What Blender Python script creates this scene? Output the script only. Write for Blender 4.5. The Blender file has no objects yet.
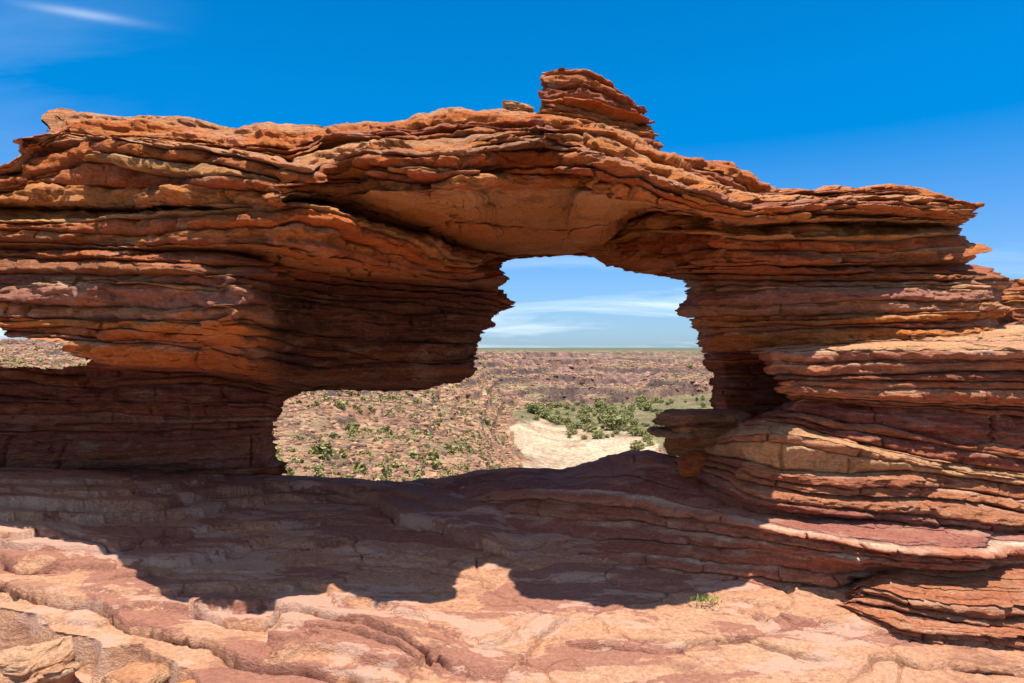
import bpy, math, random
import numpy as np

# ------------------------------------------------------------------ camera, sky, sun, exposure
C = bpy.context.scene
F32 = np.float32
FPX, HZ, EYE = 683.0, 347.0, 1.65          # focal length in pixels, horizon row, eye height
cam_d = bpy.data.cameras.new("camera"); cam = bpy.data.objects.new("camera", cam_d)
C.collection.objects.link(cam)
cam_d.sensor_width = 36.0; cam_d.lens = 36.0 * FPX / 1024.0
cam_d.clip_start = 0.05; cam_d.clip_end = 20000
cam.location = (0, 0, EYE)
cam.rotation_euler = (math.radians(90) + math.atan((HZ - 341.5) / FPX), 0, 0)
C.camera = cam
SUN_EL, SUN_AZ = 78.0, 150.0                  # azimuth from +Y (straight ahead) towards +X
w = bpy.data.worlds.new("World"); C.world = w; w.use_nodes = True
def build_world():
    nt = w.node_tree; N = nt.nodes; L = nt.links
    N.clear()
    out = N.new('ShaderNodeOutputWorld'); bg = N.new('ShaderNodeBackground')
    sky = N.new('ShaderNodeTexSky'); sky.sky_type = 'NISHITA'; sky.sun_disc = False
    sky.sun_elevation = math.radians(SUN_EL); sky.sun_rotation = math.radians(SUN_AZ)
    sky.air_density = 1.0; sky.dust_density = 0.15; sky.ozone_density = 1.6; sky.altitude = 300
    hs = N.new('ShaderNodeHueSaturation'); hs.inputs['Saturation'].default_value = 1.75; hs.inputs['Value'].default_value = 1.0
    hs.inputs['Hue'].default_value = 0.492
    L.new(sky.outputs[0], hs.inputs['Color'])
    sat = N.new('ShaderNodeMapRange'); sat.inputs['From Min'].default_value = 0.0; sat.inputs['From Max'].default_value = 0.28
    sat.inputs['To Min'].default_value = 1.1; sat.inputs['To Max'].default_value = 1.62
    tint = N.new('ShaderNodeMixRGB'); tint.blend_type = 'MULTIPLY'; tint.inputs[0].default_value = 1.0
    tr = N.new('ShaderNodeMapRange'); tr.inputs['From Min'].default_value = 0.0; tr.inputs['From Max'].default_value = 0.35
    tc0 = N.new('ShaderNodeTexCoord'); sp0 = N.new('ShaderNodeSeparateXYZ'); L.new(tc0.outputs['Generated'], sp0.inputs[0])
    L.new(sp0.outputs[2], sat.inputs['Value']); L.new(sat.outputs[0], hs.inputs['Saturation']); L.new(sp0.outputs[2], tr.inputs['Value'])
    tcol = N.new('ShaderNodeMixRGB'); tcol.inputs[1].default_value = (0.30, 0.48, 0.84, 1); tcol.inputs[2].default_value = (0.80, 0.93, 1.06, 1); L.new(tr.outputs[0], tcol.inputs[0])
    L.new(hs.outputs[0], tint.inputs[1]); L.new(tcol.outputs[0], tint.inputs[2])
    # thin cirrus, laid out by view direction projected on a high layer
    tc = N.new('ShaderNodeTexCoord'); sep = N.new('ShaderNodeSeparateXYZ'); L.new(tc.outputs['Generated'], sep.inputs[0])
    def math_(op, a, b=None, clamp=False):
        m = N.new('ShaderNodeMath'); m.operation = op; m.use_clamp = clamp
        for i, v in enumerate((a, b)):
            if v is None: continue
            if isinstance(v, (int, float)): m.inputs[i].default_value = v
            else: L.new(v, m.inputs[i])
        return m.outputs[0]
    zz = math_('ADD', math_('MAXIMUM', sep.outputs[2], 0.0), 0.22)
    px = math_('DIVIDE', sep.outputs[0], zz); py = math_('DIVIDE', sep.outputs[1], zz)
    cmb = N.new('ShaderNodeCombineXYZ'); L.new(px, cmb.inputs[0]); L.new(py, cmb.inputs[1])
    mp = N.new('ShaderNodeMapping'); mp.inputs['Rotation'].default_value = (0, 0, math.radians(-32)); mp.inputs['Scale'].default_value = (0.55, 1.5, 1)
    mp.inputs['Location'].default_value = (3.1, 0.4, 0)
    L.new(cmb.outputs[0], mp.inputs[0])
    n1 = N.new('ShaderNodeTexNoise'); n1.inputs['Scale'].default_value = 1.25; n1.inputs['Detail'].default_value = 8; n1.inputs['Roughness'].default_value = 0.6
    n1.inputs['Distortion'].default_value = 0.6
    L.new(mp.outputs[0], n1.inputs['Vector'])
    r1 = N.new('ShaderNodeMapRange'); r1.inputs['From Min'].default_value = 0.46; r1.inputs['From Max'].default_value = 0.72
    L.new(n1.outputs['Fac'], r1.inputs['Value'])
    # more cloud low over the horizon, and on the left
    low = N.new('ShaderNodeMapRange'); low.inputs['From Min'].default_value = 0.17; low.inputs['From Max'].default_value = 0.03
    low.inputs['To Min'].default_value = 0.0; low.inputs['To Max'].default_value = 0.85
    L.new(sep.outputs[2], low.inputs['Value'])
    lf = N.new('ShaderNodeMapRange'); lf.inputs['From Min'].default_value = -0.35; lf.inputs['From Max'].default_value = -0.62
    lf.inputs['To Min'].default_value = 0.0; lf.inputs['To Max'].default_value = 0.11; lf.interpolation_type = 'SMOOTHSTEP'
    L.new(sep.outputs[0], lf.inputs['Value'])
    fill_cloud = N.new('ShaderNodeMapRange'); fill_cloud.inputs['From Min'].default_value = 0.15; fill_cloud.inputs['From Max'].default_value = -0.5  # unseen extra cloud behind the camera, added as fill for the shaded rock
    fill_cloud.inputs['To Max'].default_value = 1.2; L.new(sep.outputs[1], fill_cloud.inputs['Value'])
    cov = math_('MULTIPLY', r1.outputs[0], math_('ADD', math_('ADD', low.outputs[0], lf.outputs[0]), fill_cloud.outputs[0]), True)
    cov = math_('MULTIPLY', cov, 0.85)
    # one small bright wisp high on the left
    yy = math_('MAXIMUM', sep.outputs[1], 0.05); ax = math_('ADD', math_('DIVIDE', sep.outputs[0], yy), 0.632); az = math_('SUBTRACT', math_('DIVIDE', sep.outputs[2], yy), 0.490)
    b1 = math_('ADD', az, math_('MULTIPLY', ax, 0.17)); e = math_('ADD', math_('POWER', math_('DIVIDE', ax, 0.075), 2.0), math_('POWER', math_('DIVIDE', b1, 0.0065), 2.0))
    wisp = math_('MULTIPLY', math_('POWER', 2.718, math_('MULTIPLY', e, -1.0)), math_('MULTIPLY', math_('POWER', n1.outputs['Fac'], 2.0), 0.55))
    cov = math_('ADD', cov, math_('MULTIPLY', wisp, math_('GREATER_THAN', sep.outputs[1], 0.1)), True)
    mix = N.new('ShaderNodeMixRGB'); L.new(cov, mix.inputs[0]); L.new(tint.outputs[0], mix.inputs[1]); mix.inputs[2].default_value = (7.6, 8.2, 8.8, 1)
    L.new(mix.outputs[0], bg.inputs['Color']); bg.inputs['Strength'].default_value = 0.072
    L.new(bg.outputs[0], out.inputs[0])
build_world()
sun_d = bpy.data.lights.new("sun", 'SUN'); sun = bpy.data.objects.new("sun", sun_d); C.collection.objects.link(sun)
sun_d.energy = 3.5; sun_d.angle = math.radians(0.55); sun_d.color = (1.0, 0.95, 0.88)
sun.rotation_euler = (math.radians(90 - SUN_EL), 0, math.pi - math.radians(SUN_AZ))
sun.location = (0, 0, 30)
C.view_settings.view_transform = 'Standard'; C.view_settings.look = 'None'
C.view_settings.exposure = 1.22; C.view_settings.gamma = 1.0
C.cycles.max_bounces = 8; C.cycles.diffuse_bounces = 5

# ------------------------------------------------------------------ helpers
rng = np.random.default_rng(7)
R = random.Random(11)

def _hash(ix, iy, iz, seed):
    h = (ix.astype(np.uint32) * np.uint32(374761393) + iy.astype(np.uint32) * np.uint32(668265263)
         + iz.astype(np.uint32) * np.uint32(2147483647) + np.uint32((seed * 974711 + 12345) & 0xffffffff))
    h = (h ^ (h >> np.uint32(13))) * np.uint32(1274126177)
    h = (h ^ (h >> np.uint32(16))) * np.uint32(2246822519)
    h ^= h >> np.uint32(15)
    return h.astype(F32) * F32(1.0 / 4294967296.0)

def noise3(x, y, z, seed=0):                       # value noise, -1..1
    x, y, z = np.broadcast_arrays(np.asarray(x, F32), np.asarray(y, F32), np.asarray(z, F32))
    fx = np.floor(x); fy = np.floor(y); fz = np.floor(z)
    ix = fx.astype(np.int32); iy = fy.astype(np.int32); iz = fz.astype(np.int32)
    tx = x - fx; ty = y - fy; tz = z - fz
    tx = tx * tx * (3 - 2 * tx); ty = ty * ty * (3 - 2 * ty); tz = tz * tz * (3 - 2 * tz)
    r = 0
    for dz in (0, 1):
        wz = tz if dz else 1 - tz
        for dy in (0, 1):
            wy = ty if dy else 1 - ty
            a = _hash(ix, iy + dy, iz + dz, seed); b = _hash(ix + 1, iy + dy, iz + dz, seed)
            r = r + (a + (b - a) * tx) * wy * wz
    return r * 2 - 1

def noise2(x, y, seed=0):
    x, y = np.broadcast_arrays(np.asarray(x, F32), np.asarray(y, F32))
    fx = np.floor(x); fy = np.floor(y)
    ix = fx.astype(np.int32); iy = fy.astype(np.int32); iz = np.zeros_like(ix)
    tx = x - fx; ty = y - fy
    tx = tx * tx * (3 - 2 * tx); ty = ty * ty * (3 - 2 * ty)
    a = _hash(ix, iy, iz, seed); b = _hash(ix + 1, iy, iz, seed); c = _hash(ix, iy + 1, iz, seed); d = _hash(ix + 1, iy + 1, iz, seed)
    return ((a + (b - a) * tx) * (1 - ty) + (c + (d - c) * tx) * ty) * 2 - 1

def fbm2(x, y, seed=0, o=4, g=0.5):
    r = 0; a = 1.0; t = 0
    for i in range(o):
        r = r + a * noise2(x * 2 ** i, y * 2 ** i, seed + i * 13); t += a; a *= g
    return r / t

def fbm3(x, y, z, seed=0, o=3, g=0.5):
    r = 0; a = 1.0; t = 0
    for i in range(o):
        r = r + a * noise3(x * 2 ** i, y * 2 ** i, z * 2 ** i, seed + i * 13); t += a; a *= g
    return r / t

def cells2(x, y, seed=0):
    """random value of the nearest jittered cell, and distance to the cell border (2-D)"""
    x = np.asarray(x, F32); y = np.asarray(y, F32)
    fx = np.floor(x); fy = np.floor(y); ix = fx.astype(np.int32); iy = fy.astype(np.int32); iz = np.zeros_like(ix)
    d1 = np.full(x.shape, 9., F32); d2 = d1.copy(); v = np.zeros(x.shape, F32)
    for a in (-1, 0, 1):
        for b in (-1, 0, 1):
            jx = _hash(ix + a, iy + b, iz, seed); jy = _hash(ix + a, iy + b, iz + 7, seed)
            d = (fx + a + jx - x) ** 2 + (fy + b + jy - y) ** 2
            n = d < d1
            d2 = np.where(n, d1, np.minimum(d2, d)); v = np.where(n, _hash(ix + a, iy + b, iz + 3, seed), v); d1 = np.where(n, d, d1)
    return v * 2 - 1, np.sqrt(d2) - np.sqrt(d1)

def sstep(a, b, x):
    t = np.clip((x - a) / (b - a), 0, 1); return t * t * (3 - 2 * t)

def gauss(a, s):
    if s <= 0: return a
    n = int(3 * s) + 1
    k = np.exp(-0.5 * (np.arange(-n, n + 1) / s) ** 2); k /= k.sum()
    p = np.pad(a, n, mode='edge')
    return np.convolve(p, k, mode='valid')

def inpoly(px, py, poly):
    r = np.zeros(px.shape, bool); n = len(poly)
    for i in range(n):
        x1, y1 = poly[i]; x2, y2 = poly[(i + 1) % n]
        if y1 == y2: continue
        c = (y1 > py) != (y2 > py)
        r ^= c & (px < (x2 - x1) * (py - y1) / (y2 - y1) + x1)
    return r

def polydist(px, py, poly, closed=True):
    d = np.full(px.shape, 1e9, F32); n = len(poly)
    for i in range(n if closed else n - 1):
        x1, y1 = poly[i]; x2, y2 = poly[(i + 1) % n]
        ex, ey = x2 - x1, y2 - y1; l = ex * ex + ey * ey + 1e-9
        t = np.clip(((px - x1) * ex + (py - y1) * ey) / l, 0, 1)
        d = np.minimum(d, (px - x1 - t * ex) ** 2 + (py - y1 - t * ey) ** 2)
    return np.sqrt(d)

def link(o, parent=None):
    C.collection.objects.link(o)
    if parent is not None: o.parent = parent
    return o

def tag(o, label=None, cat=None, group=None, kind=None):
    if label: o['label'] = label
    if cat: o['category'] = cat
    if group: o['group'] = group
    if kind or label: o['kind'] = kind or 'thing'
    return o

def mesh_np(name, V, Fq, mat, col=None, parent=None, smooth=True, loc=None, tri=False):
    V = np.asarray(V, F32).reshape(-1, 3)
    if loc is not None: V = V - np.asarray(loc, F32)
    Fq = np.asarray(Fq, np.int32); k = Fq.shape[1]
    me = bpy.data.meshes.new(name)
    me.vertices.add(len(V)); me.vertices.foreach_set('co', V.ravel())
    me.loops.add(Fq.size); me.loops.foreach_set('vertex_index', Fq.ravel())
    me.polygons.add(len(Fq)); me.polygons.foreach_set('loop_start', np.arange(0, Fq.size, k, dtype=np.int32))
    me.polygons.foreach_set('use_smooth', np.full(len(Fq), smooth, bool))
    if col is not None:
        a = me.color_attributes.new('rock_tint', 'FLOAT_COLOR', 'POINT')
        c4 = np.ones((len(V), 4), F32); c4[:, :3] = col
        a.data.foreach_set('color', c4.ravel())
    me.update(calc_edges=True); me.validate()
    if mat: me.materials.append(mat)
    o = bpy.data.objects.new(name, me)
    if loc is not None: o.location = loc
    return link(o, parent)

# ------------------------------------------------------------------ materials
def new_mat(name):
    m = bpy.data.materials.new(name); m.use_nodes = True
    nt = m.node_tree; b = nt.nodes['Principled BSDF']
    b.inputs['Specular IOR Level'].default_value = 0.25
    return m, nt, b

def rock_material(name, bump=0.5, varnish=0.0, scale=1.0, rough=0.85, sat=1.06, lamz=26, lamw=0.9):
    """sandstone: bed colour from the rock_tint attribute, grain, laminae, stains, varnish patches"""
    m, nt, b = new_mat(name); N = nt.nodes; L = nt.links
    b.inputs['Roughness'].default_value = rough
    at = N.new('ShaderNodeVertexColor'); at.layer_name = 'rock_tint'
    tc = N.new('ShaderNodeTexCoord')
    def mapped(s):
        mp = N.new('ShaderNodeMapping'); mp.inputs['Scale'].default_value = s; L.new(tc.outputs['Object'], mp.inputs[0]); return mp.outputs[0]
    def noise(vec, sc, det, ro=0.6, dist=0.0):
        n = N.new('ShaderNodeTexNoise'); n.inputs['Scale'].default_value = sc * scale; n.inputs['Detail'].default_value = det
        n.inputs['Roughness'].default_value = ro; n.inputs['Distortion'].default_value = dist; L.new(vec, n.inputs['Vector']); return n.outputs['Fac']
    def ramp(f, a, b_, lo=0.0, hi=1.0):
        r = N.new('ShaderNodeMapRange'); r.inputs['From Min'].default_value = a; r.inputs['From Max'].default_value = b_
        r.inputs['To Min'].default_value = lo; r.inputs['To Max'].default_value = hi; L.new(f, r.inputs['Value']); return r.outputs[0]
    def mix(fac, c1, c2, mode='MIX'):
        x = N.new('ShaderNodeMixRGB'); x.blend_type = mode
        for i, v in enumerate((fac, c1, c2)):
            if isinstance(v, (int, float)): x.inputs[i].default_value = v
            elif isinstance(v, tuple): x.inputs[i].default_value = v
            else: L.new(v, x.inputs[i])
        return x.outputs[0]
    def mul(a, k):
        x = N.new('ShaderNodeMath'); x.operation = 'MULTIPLY'
        L.new(a, x.inputs[0])
        if isinstance(k, (int, float)): x.inputs[1].default_value = k
        else: L.new(k, x.inputs[1])
        return x.outputs[0]
    lam = noise(mapped((1.2, 1.2, lamz)), 1.6, 6, 0.65, 0.4)        # laminae
    grain = noise(mapped((1, 1, 1.6)), 38, 5, 0.7)
    blot = noise(mapped((1, 1, 2.4)), 3.2, 7, 0.62, 0.3)
    fine = noise(mapped((1, 1, 2.5)), 120, 3, 0.6)
    c = at.outputs['Color']
    c = mix(ramp(lam, 0.42, 0.72, 0, .75), c, mix(0.45, c, (0.62, 0.34, 0.20, 1)))
    c = mix(ramp(lam, 0.42, 0.28, 0, 0.5), c, (0.16, 0.055, 0.042, 1))
    c = mix(ramp(blot, 0.56, 0.70, 0, 0.45), c, (0.60, 0.40, 0.27, 1))
    c = mix(ramp(blot, 0.44, 0.34, 0, 0.45), c, (0.20, 0.065, 0.05, 1))
    g = ramp(grain, 0.25, 0.75, 0.60, 1.42)
    cg = N.new('ShaderNodeVectorMath'); cg.operation = 'SCALE'; L.new(c, cg.inputs[0]); L.new(g, cg.inputs['Scale'])
    c = cg.outputs[0]
    pit = noise(mapped((1, 1, 3.2)), 17, 4, 0.7)
    c = mix(ramp(pit, 0.60, 0.72, 0, 0.55), c, (0.74, 0.53, 0.37, 1))
    c = mix(ramp(pit, 0.38, 0.28, 0, 0.4), c, (0.15, 0.052, 0.04, 1))
    streak = noise(mapped((2.2, 2.2, 0.9)), 2.4, 5, 0.6)
    c = mix(ramp(streak, 0.60, 0.74, 0, 0.25), c, (0.17, 0.06, 0.045, 1))
    if varnish > 0:
        # dark desert varnish over the bedding surfaces, worn through to pale sandstone in ragged patches
        v1 = noise(mapped((0.38, 1.0, 1)), 1.9, 10, 0.60, 0.5)
        sx = N.new('ShaderNodeSeparateXYZ'); L.new(tc.outputs['Object'], sx.inputs[0])
        vb = N.new('ShaderNodeMath'); vb.operation = 'ADD'; L.new(v1, vb.inputs[0]); L.new(ramp(sx.outputs[1], 3.4, 5.2, -0.035, 0.03) if name.startswith('varnished') else ramp(sx.outputs[1], -9, 9, 0, 0), vb.inputs[1])  # ground varnish thinned on the lit foreground, thickened where the arch shades it
        vm = ramp(vb.outputs[0], 0.499, 0.507)
        c = mix(mul(vm, varnish), c, mix(ramp(grain, 0.3, 0.7), (0.28, 0.108, 0.08, 1), (0.46, 0.195, 0.12, 1)))
        v2 = noise(mapped((0.45, 1.1, 1)), 3.0, 12, 0.66, 0.3)
        pm = ramp(v2, 0.545, 0.556)
        c = mix(mul(pm, min(.85, 0.95 * varnish)), c, (0.62, 0.37, 0.26, 1))
    hsv = N.new('ShaderNodeHueSaturation'); hsv.inputs['Saturation'].default_value = sat; L.new(c, hsv.inputs['Color']); c = hsv.outputs[0]
    L.new(c, b.inputs['Base Color'])
    hgt = N.new('ShaderNodeMath'); hgt.operation = 'ADD'; L.new(mul(grain, 0.6), hgt.inputs[0]); L.new(mul(lam, lamw), hgt.inputs[1])
    h2 = N.new('ShaderNodeMath'); h2.operation = 'ADD'; L.new(hgt.outputs[0], h2.inputs[0]); L.new(mul(fine, 0.25), h2.inputs[1])
    h3 = N.new('ShaderNodeMath'); h3.operation = 'ADD'; L.new(h2.outputs[0], h3.inputs[0]); L.new(mul(blot, 0.8), h3.inputs[1])
    bp = N.new('ShaderNodeBump'); bp.inputs['Strength'].default_value = bump; bp.inputs['Distance'].default_value = 0.06 / scale
    L.new(h3.outputs[0], bp.inputs['Height']); L.new(bp.outputs[0], b.inputs['Normal'])
    return m

M_ROCK = rock_material('banded_sandstone', 1.0, sat=1.12)
M_PLAT = rock_material('varnished_sandstone', 0.9, varnish=0.85, sat=1.0, lamz=3, lamw=0.25)
M_SLAB = rock_material('tilted_sandstone', 0.85, varnish=0.32)

# sandstone palette (linear albedo)
ORANGE = np.array([0.58, 0.23, 0.092]); TAN = np.array([0.64, 0.37, 0.20]); MAROON = np.array([0.34, 0.105, 0.066])
RUST = np.array([0.54, 0.17, 0.072]); PALE = np.array([0.68, 0.48, 0.33]); PURPLE = np.array([0.29, 0.11, 0.092]); DARK = np.array([0.13, 0.048, 0.034])
PINK = np.array([0.56, 0.28, 0.18]); OCHRE = np.array([0.57, 0.27, 0.105])

def world_of(px, py, Y):
    return (px - 512.0) * Y / FPX, EYE + (HZ - py) * Y / FPX

# ------------------------------------------------------------------ bedded rock sheet
def knots(ks, U, sig):
    ks = sorted(ks); a = np.array([(k if len(k) == 3 else (k[0], k[1], k[2])) for k in ks], float)
    return (gauss(np.interp(U, a[:, 0], a[:, 1]), sig[0]), gauss(np.interp(U, a[:, 0], a[:, 2]), sig[1]))

def bedded(horizons, beds, u0, u1, nu, seed, sig=(3, 6), pxfun=None, big=0.0, ends=None):
    """Loft between bedding horizons [(u,py,Y)...], split into beds that weather back unevenly.
    beds: per interval (n, amp, notch, palette[(rgb,weight)], lip) ; returns V (rows,cols,3), colour, row info"""
    rs = np.random.default_rng(seed)
    U = np.linspace(u0, u1, nu)
    du = (u1 - u0) / (nu - 1)
    HP = []
    for k, h in enumerate(horizons):
        py, Y = knots(h, U, (sig[0] / du, sig[1] / du))
        px = pxfun(U, k) if pxfun else U
        HP.append((px, py, Y))
    # never let a lower horizon rise over the one above it
    for k in range(1, len(HP)):
        HP[k] = (HP[k][0], np.maximum(HP[k][1], HP[k - 1][1] + 0.6), HP[k][2])
    P = []
    for px, py, Y in HP:
        x, z = world_of(px, py, Y); P.append(np.stack([x, Y, z], -1))
    P = np.array(P)                                          # K,nu,3
    rows, cols, info = [], [], []
    for k in range(len(P) - 1):
        n, amp, notch, pal, lip = beds[k]
        A, B = P[k], P[k + 1]
        hpx = np.median(HP[k + 1][1] - HP[k][1]) + 0.35 * np.median(abs(HP[k + 1][2] - HP[k][2])) * 100
        th = rs.lognormal(0, 0.8, n); th /= th.sum()
        bnd = np.concatenate([[0], np.cumsum(th)])
        bb = []
        for j in range(n + 1):
            v = np.full(nu, bnd[j])
            if 0 < j < n:
                s = min(max(th[j - 1], th[j]), 0.3) * 0.95
                v = v + s * (0.45 * noise2(U / 110.0 + 3.1 * j, np.full(nu, seed * 1.7 + k), seed + 5) + 0.25 * noise2(U / 36.0 + 7.7 * j, np.full(nu, seed * 2.3 + k), seed + 6))
            bb.append(v)
        bb = list(np.clip(np.maximum.accumulate(np.array(bb), axis=0), 0, 1)); bb[-1][:] = 1.0
        T = np.gradient(0.5 * (A[:, :2] + B[:, :2]), axis=0)
        T = np.stack([gauss(T[:, 0], 12), gauss(T[:, 1], 12)], -1)
        nrm = np.stack([T[:, 1], -T[:, 0]], -1); nrm /= np.linalg.norm(nrm, axis=1, keepdims=True) + 1e-9
        s_arc = np.concatenate([[0], np.cumsum(np.linalg.norm(np.diff(0.5 * (A + B)[:, :2], axis=0), axis=1))])
        wts = np.array([q[1] for q in pal], float); wts /= wts.sum()
        for j in range(n):
            # joints and blocks along the bed
            wmean = 0.30 + 1.6 * th[j] * hpx / 100
            jointed = rs.uniform() < 0.65
            cuts = np.cumsum(rs.lognormal(math.log(wmean), 0.7, int(s_arc[-1] / wmean * 2) + 4))
            cell = np.searchsorted(cuts, s_arc)
            cv = rs.uniform(-1, 1, len(cuts) + 2)[cell]
            cv = gauss(cv, 0.6) * (1.0 if jointed else 0.25)
            near = np.min(np.abs(s_arc[:, None] - cuts[None, :]), axis=1)
            crack = np.exp(-(near / 0.011) ** 2) * (rs.uniform(0, 1, len(cuts) + 2)[cell] > 0.5) * jointed
            off = amp * (0.75 * rs.uniform(-1, 1) + 0.60 * noise2(s_arc * 0.9 + 11 * j, np.full(nu, j * 3.7), seed + 20 + k)
                         + 0.42 * noise2(s_arc * 3.1 + 5 * j, np.full(nu, j * 3.7), seed + 30 + k)
                         + 0.20 * noise2(s_arc * 9.0 + 5 * j, np.full(nu, j * 3.7), seed + 40 + k) + 0.75 * cv)
            hp = th[j] * hpx
            m = int(np.clip(hp / 1.3, 3, 64))
            ps = np.concatenate([[0, 0.03, 0.09], np.linspace(0.16, 0.84, m), [0.91, 0.97, 1.0]])
            base_c = pal[rs.choice(len(pal), p=wts)][0] * rs.uniform(0.86, 1.14)
            c2 = pal[rs.choice(len(pal), p=wts)][0]
            tch = np.clip((bb[j + 1] - bb[j]) / max(th[j], 1e-6), 0.15, 1.2)
            rb = 0.012 + 0.18 * min(amp, 0.09)
            nd = notch * (rs.uniform(0.1, 0.5) if rs.uniform() < .55 else rs.uniform(0.8, 1.7)) * (0.55 + 0.75 * noise2(s_arc * 0.8 + j, np.full(nu, j * 1.9), seed + 55 + k))
            nd = np.maximum(nd, 0.004)
            up = rs.uniform(0.4, 1.0); chip = 0.02 + 0.7 * min(amp, .1)
            bev = min(0.09, 0.0045 * hp) * rs.uniform(0.4, 1.2)
            # low-relief laminae inside the bed, each with its own set-back, tint and broken groove
            nl = max(1, int(round(hp / 6.5)))
            lt = rs.lognormal(0, .6, nl); lb = np.concatenate([[0], np.cumsum(lt / lt.sum())])
            lo_ = rs.uniform(-1, 1, nl); lgr = np.where(rs.uniform(size=nl + 1) < .55, rs.uniform(.3, 1.0, nl + 1), 0); lgr[0] = lgr[-1] = 0
            lcol = [pal[rs.choice(len(pal), p=wts)][0] * rs.uniform(.82, 1.15) for _ in range(nl)]
            lwob = (0.5 / nl) * noise2(s_arc * 1.3 + 9 * j, np.full(nu, j * 2.9 + k), seed + 80)
            def lam_at(p):
                pw = np.clip(p + lwob * math.sin(math.pi * p), 0, 1)
                i = np.clip(np.searchsorted(lb, pw, side='right') - 1, 0, nl - 1)
                d0 = np.abs(pw - lb[i]) * hp; d1 = np.abs(lb[i + 1] - pw) * hp
                g0 = lgr[i] * np.exp(-(d0 / 0.9) ** 2) + lgr[i + 1] * np.exp(-(d1 / 0.9) ** 2)
                on = np.clip(.35 + 1.5 * noise2(s_arc * 1.7, i * 3.3 + j, seed + 82), 0, 1)
                o_ = 0.016 * lo_[i] + 0.014 * noise2(s_arc * 2.2, i * 5.1 + j, seed + 84) + 0.010 * noise2(s_arc * 7, i * 5.1 + j, seed + 85)
                return o_ - 0.032 * g0 * on, i, g0 * on
            lcol = np.array(lcol)
            for p in ps:
                v = bb[j] + (bb[j + 1] - bb[j]) * p
                q = A + (B - A) * v[:, None]
                e0 = math.exp(-(p / 0.055) ** 2); e1 = math.exp(-((1 - p) / 0.07) ** 2)
                rnd = rb * (abs(2 * p - 1) ** 3) + bev * max(0.0, 1 - p / 0.42) ** 1.7 + 0.35 * bev * max(0.0, (p - 0.55) / 0.45) ** 2
                o = (off - rnd - nd * (0.45 * up * e0 + e1)) * (0.35 + 0.65 * np.minimum(tch, 1)) - 0.075 * crack * (1 - 0.6 * abs(2 * p - 1)) * min(1.0, amp * 30)
                zr = q[:, 2] + j * 0.37
                o = o - chip * (np.maximum(0, noise2(s_arc * 5.5, zr * 13, seed + 45) - 0.2) + 0.55 * np.maximum(0, noise2(s_arc * 15, zr * 34, seed + 46) - 0.1)) * (1 + 0.8 * e0 + 0.8 * e1)
                la, li, lg = lam_at(p); o = o + la
                if ends is not None: o = o * (0.22 + 0.78 * sstep(-5, 45, np.abs(U - (ends[k] * (1 - v) + ends[k + 1] * v))))
                q = q.copy(); q[:, 0] += nrm[:, 0] * o; q[:, 1] += nrm[:, 1] * o
                if big > 0:
                    zz = q[:, 2]
                    w_ = big * (0.75 * noise2(s_arc * 0.9, zz * 5.5, seed + 90) + 0.5 * noise2(s_arc * 2.3, zz * 13.0, seed + 91))
                    q[:, 0] += nrm[:, 0] * w_; q[:, 1] += nrm[:, 1] * w_
                rows.append(q); info.append((k, j, p))
                t = np.clip(0.5 + 0.9 * noise2(s_arc * 1.1 + 3 * j, np.full(nu, p * hp * 0.03 + j), seed + 60 + k), 0, 1)[:, None]
                c = base_c * (1 - t * 0.6) + c2 * (t * 0.6)
                if nl > 1: c = c * .45 + lcol[li] * .55
                lw = lip * math.exp(-((p - 0.03) / 0.13) ** 2) * np.clip(0.65 + 1.2 * noise2(s_arc * 5, np.full(nu, j * 2.2), seed + 70 + k), 0, 1)[:, None]
                c = c * (1 - lw) + PALE * lw
                cols.append(c)
    V = np.array(rows, F32); col = np.array(cols, F32)
    return V, col, info, U

def roughen(V, seed, a=1.0):
    """uneven weathered skin; laminated (fine in z), broken into small blocks and flakes"""
    x, y, z = V[..., 0], V[..., 1], V[..., 2]
    wx = x + 0.05 * noise2(z * 20, x * 2, seed + 8); wz = z + 0.012 * noise2(x * 6, y * 6, seed + 9)
    c1, b1 = cells2(wx * 3.2 + y * 1.5, wz * 13, seed + 10); c2, b2 = cells2(wx * 9 + y * 4, wz * 34, seed + 11)
    dd = a * (0.022 * c1 + 0.010 * c2)
    V[..., 1] -= dd; V[..., 0] += 0.3 * dd
    n1 = noise3(x * 4, y * 4, z * 16, seed) ; n2 = noise3(x * 11, y * 11, z * 42, seed + 1); n3 = noise3(x * 27, y * 27, z * 60, seed + 2)
    d = a * (0.018 * n1 + 0.013 * n2 + 0.008 * n3)
    V[..., 1] -= d
    V[..., 0] += a * 0.012 * noise3(x * 9, y * 9, z * 30, seed + 3)
    V[..., 2] += a * (0.007 * noise3(x * 8, y * 8, z * 8, seed + 4) + 0.004 * noise3(x * 30, y * 30, z * 30, seed + 5))
    return V

def grid_faces(nr, nc, bad=None):
    i = np.arange((nr) * (nc)).reshape(nr, nc)
    f = np.stack([i[:-1, :-1], i[1:, :-1], i[1:, 1:], i[:-1, 1:]], -1)
    if bad is not None:
        ok = ~(bad[:-1, :-1] | bad[1:, :-1] | bad[1:, 1:] | bad[:-1, 1:])
        return f, ok
    return f, None
exec_parts = True
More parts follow.
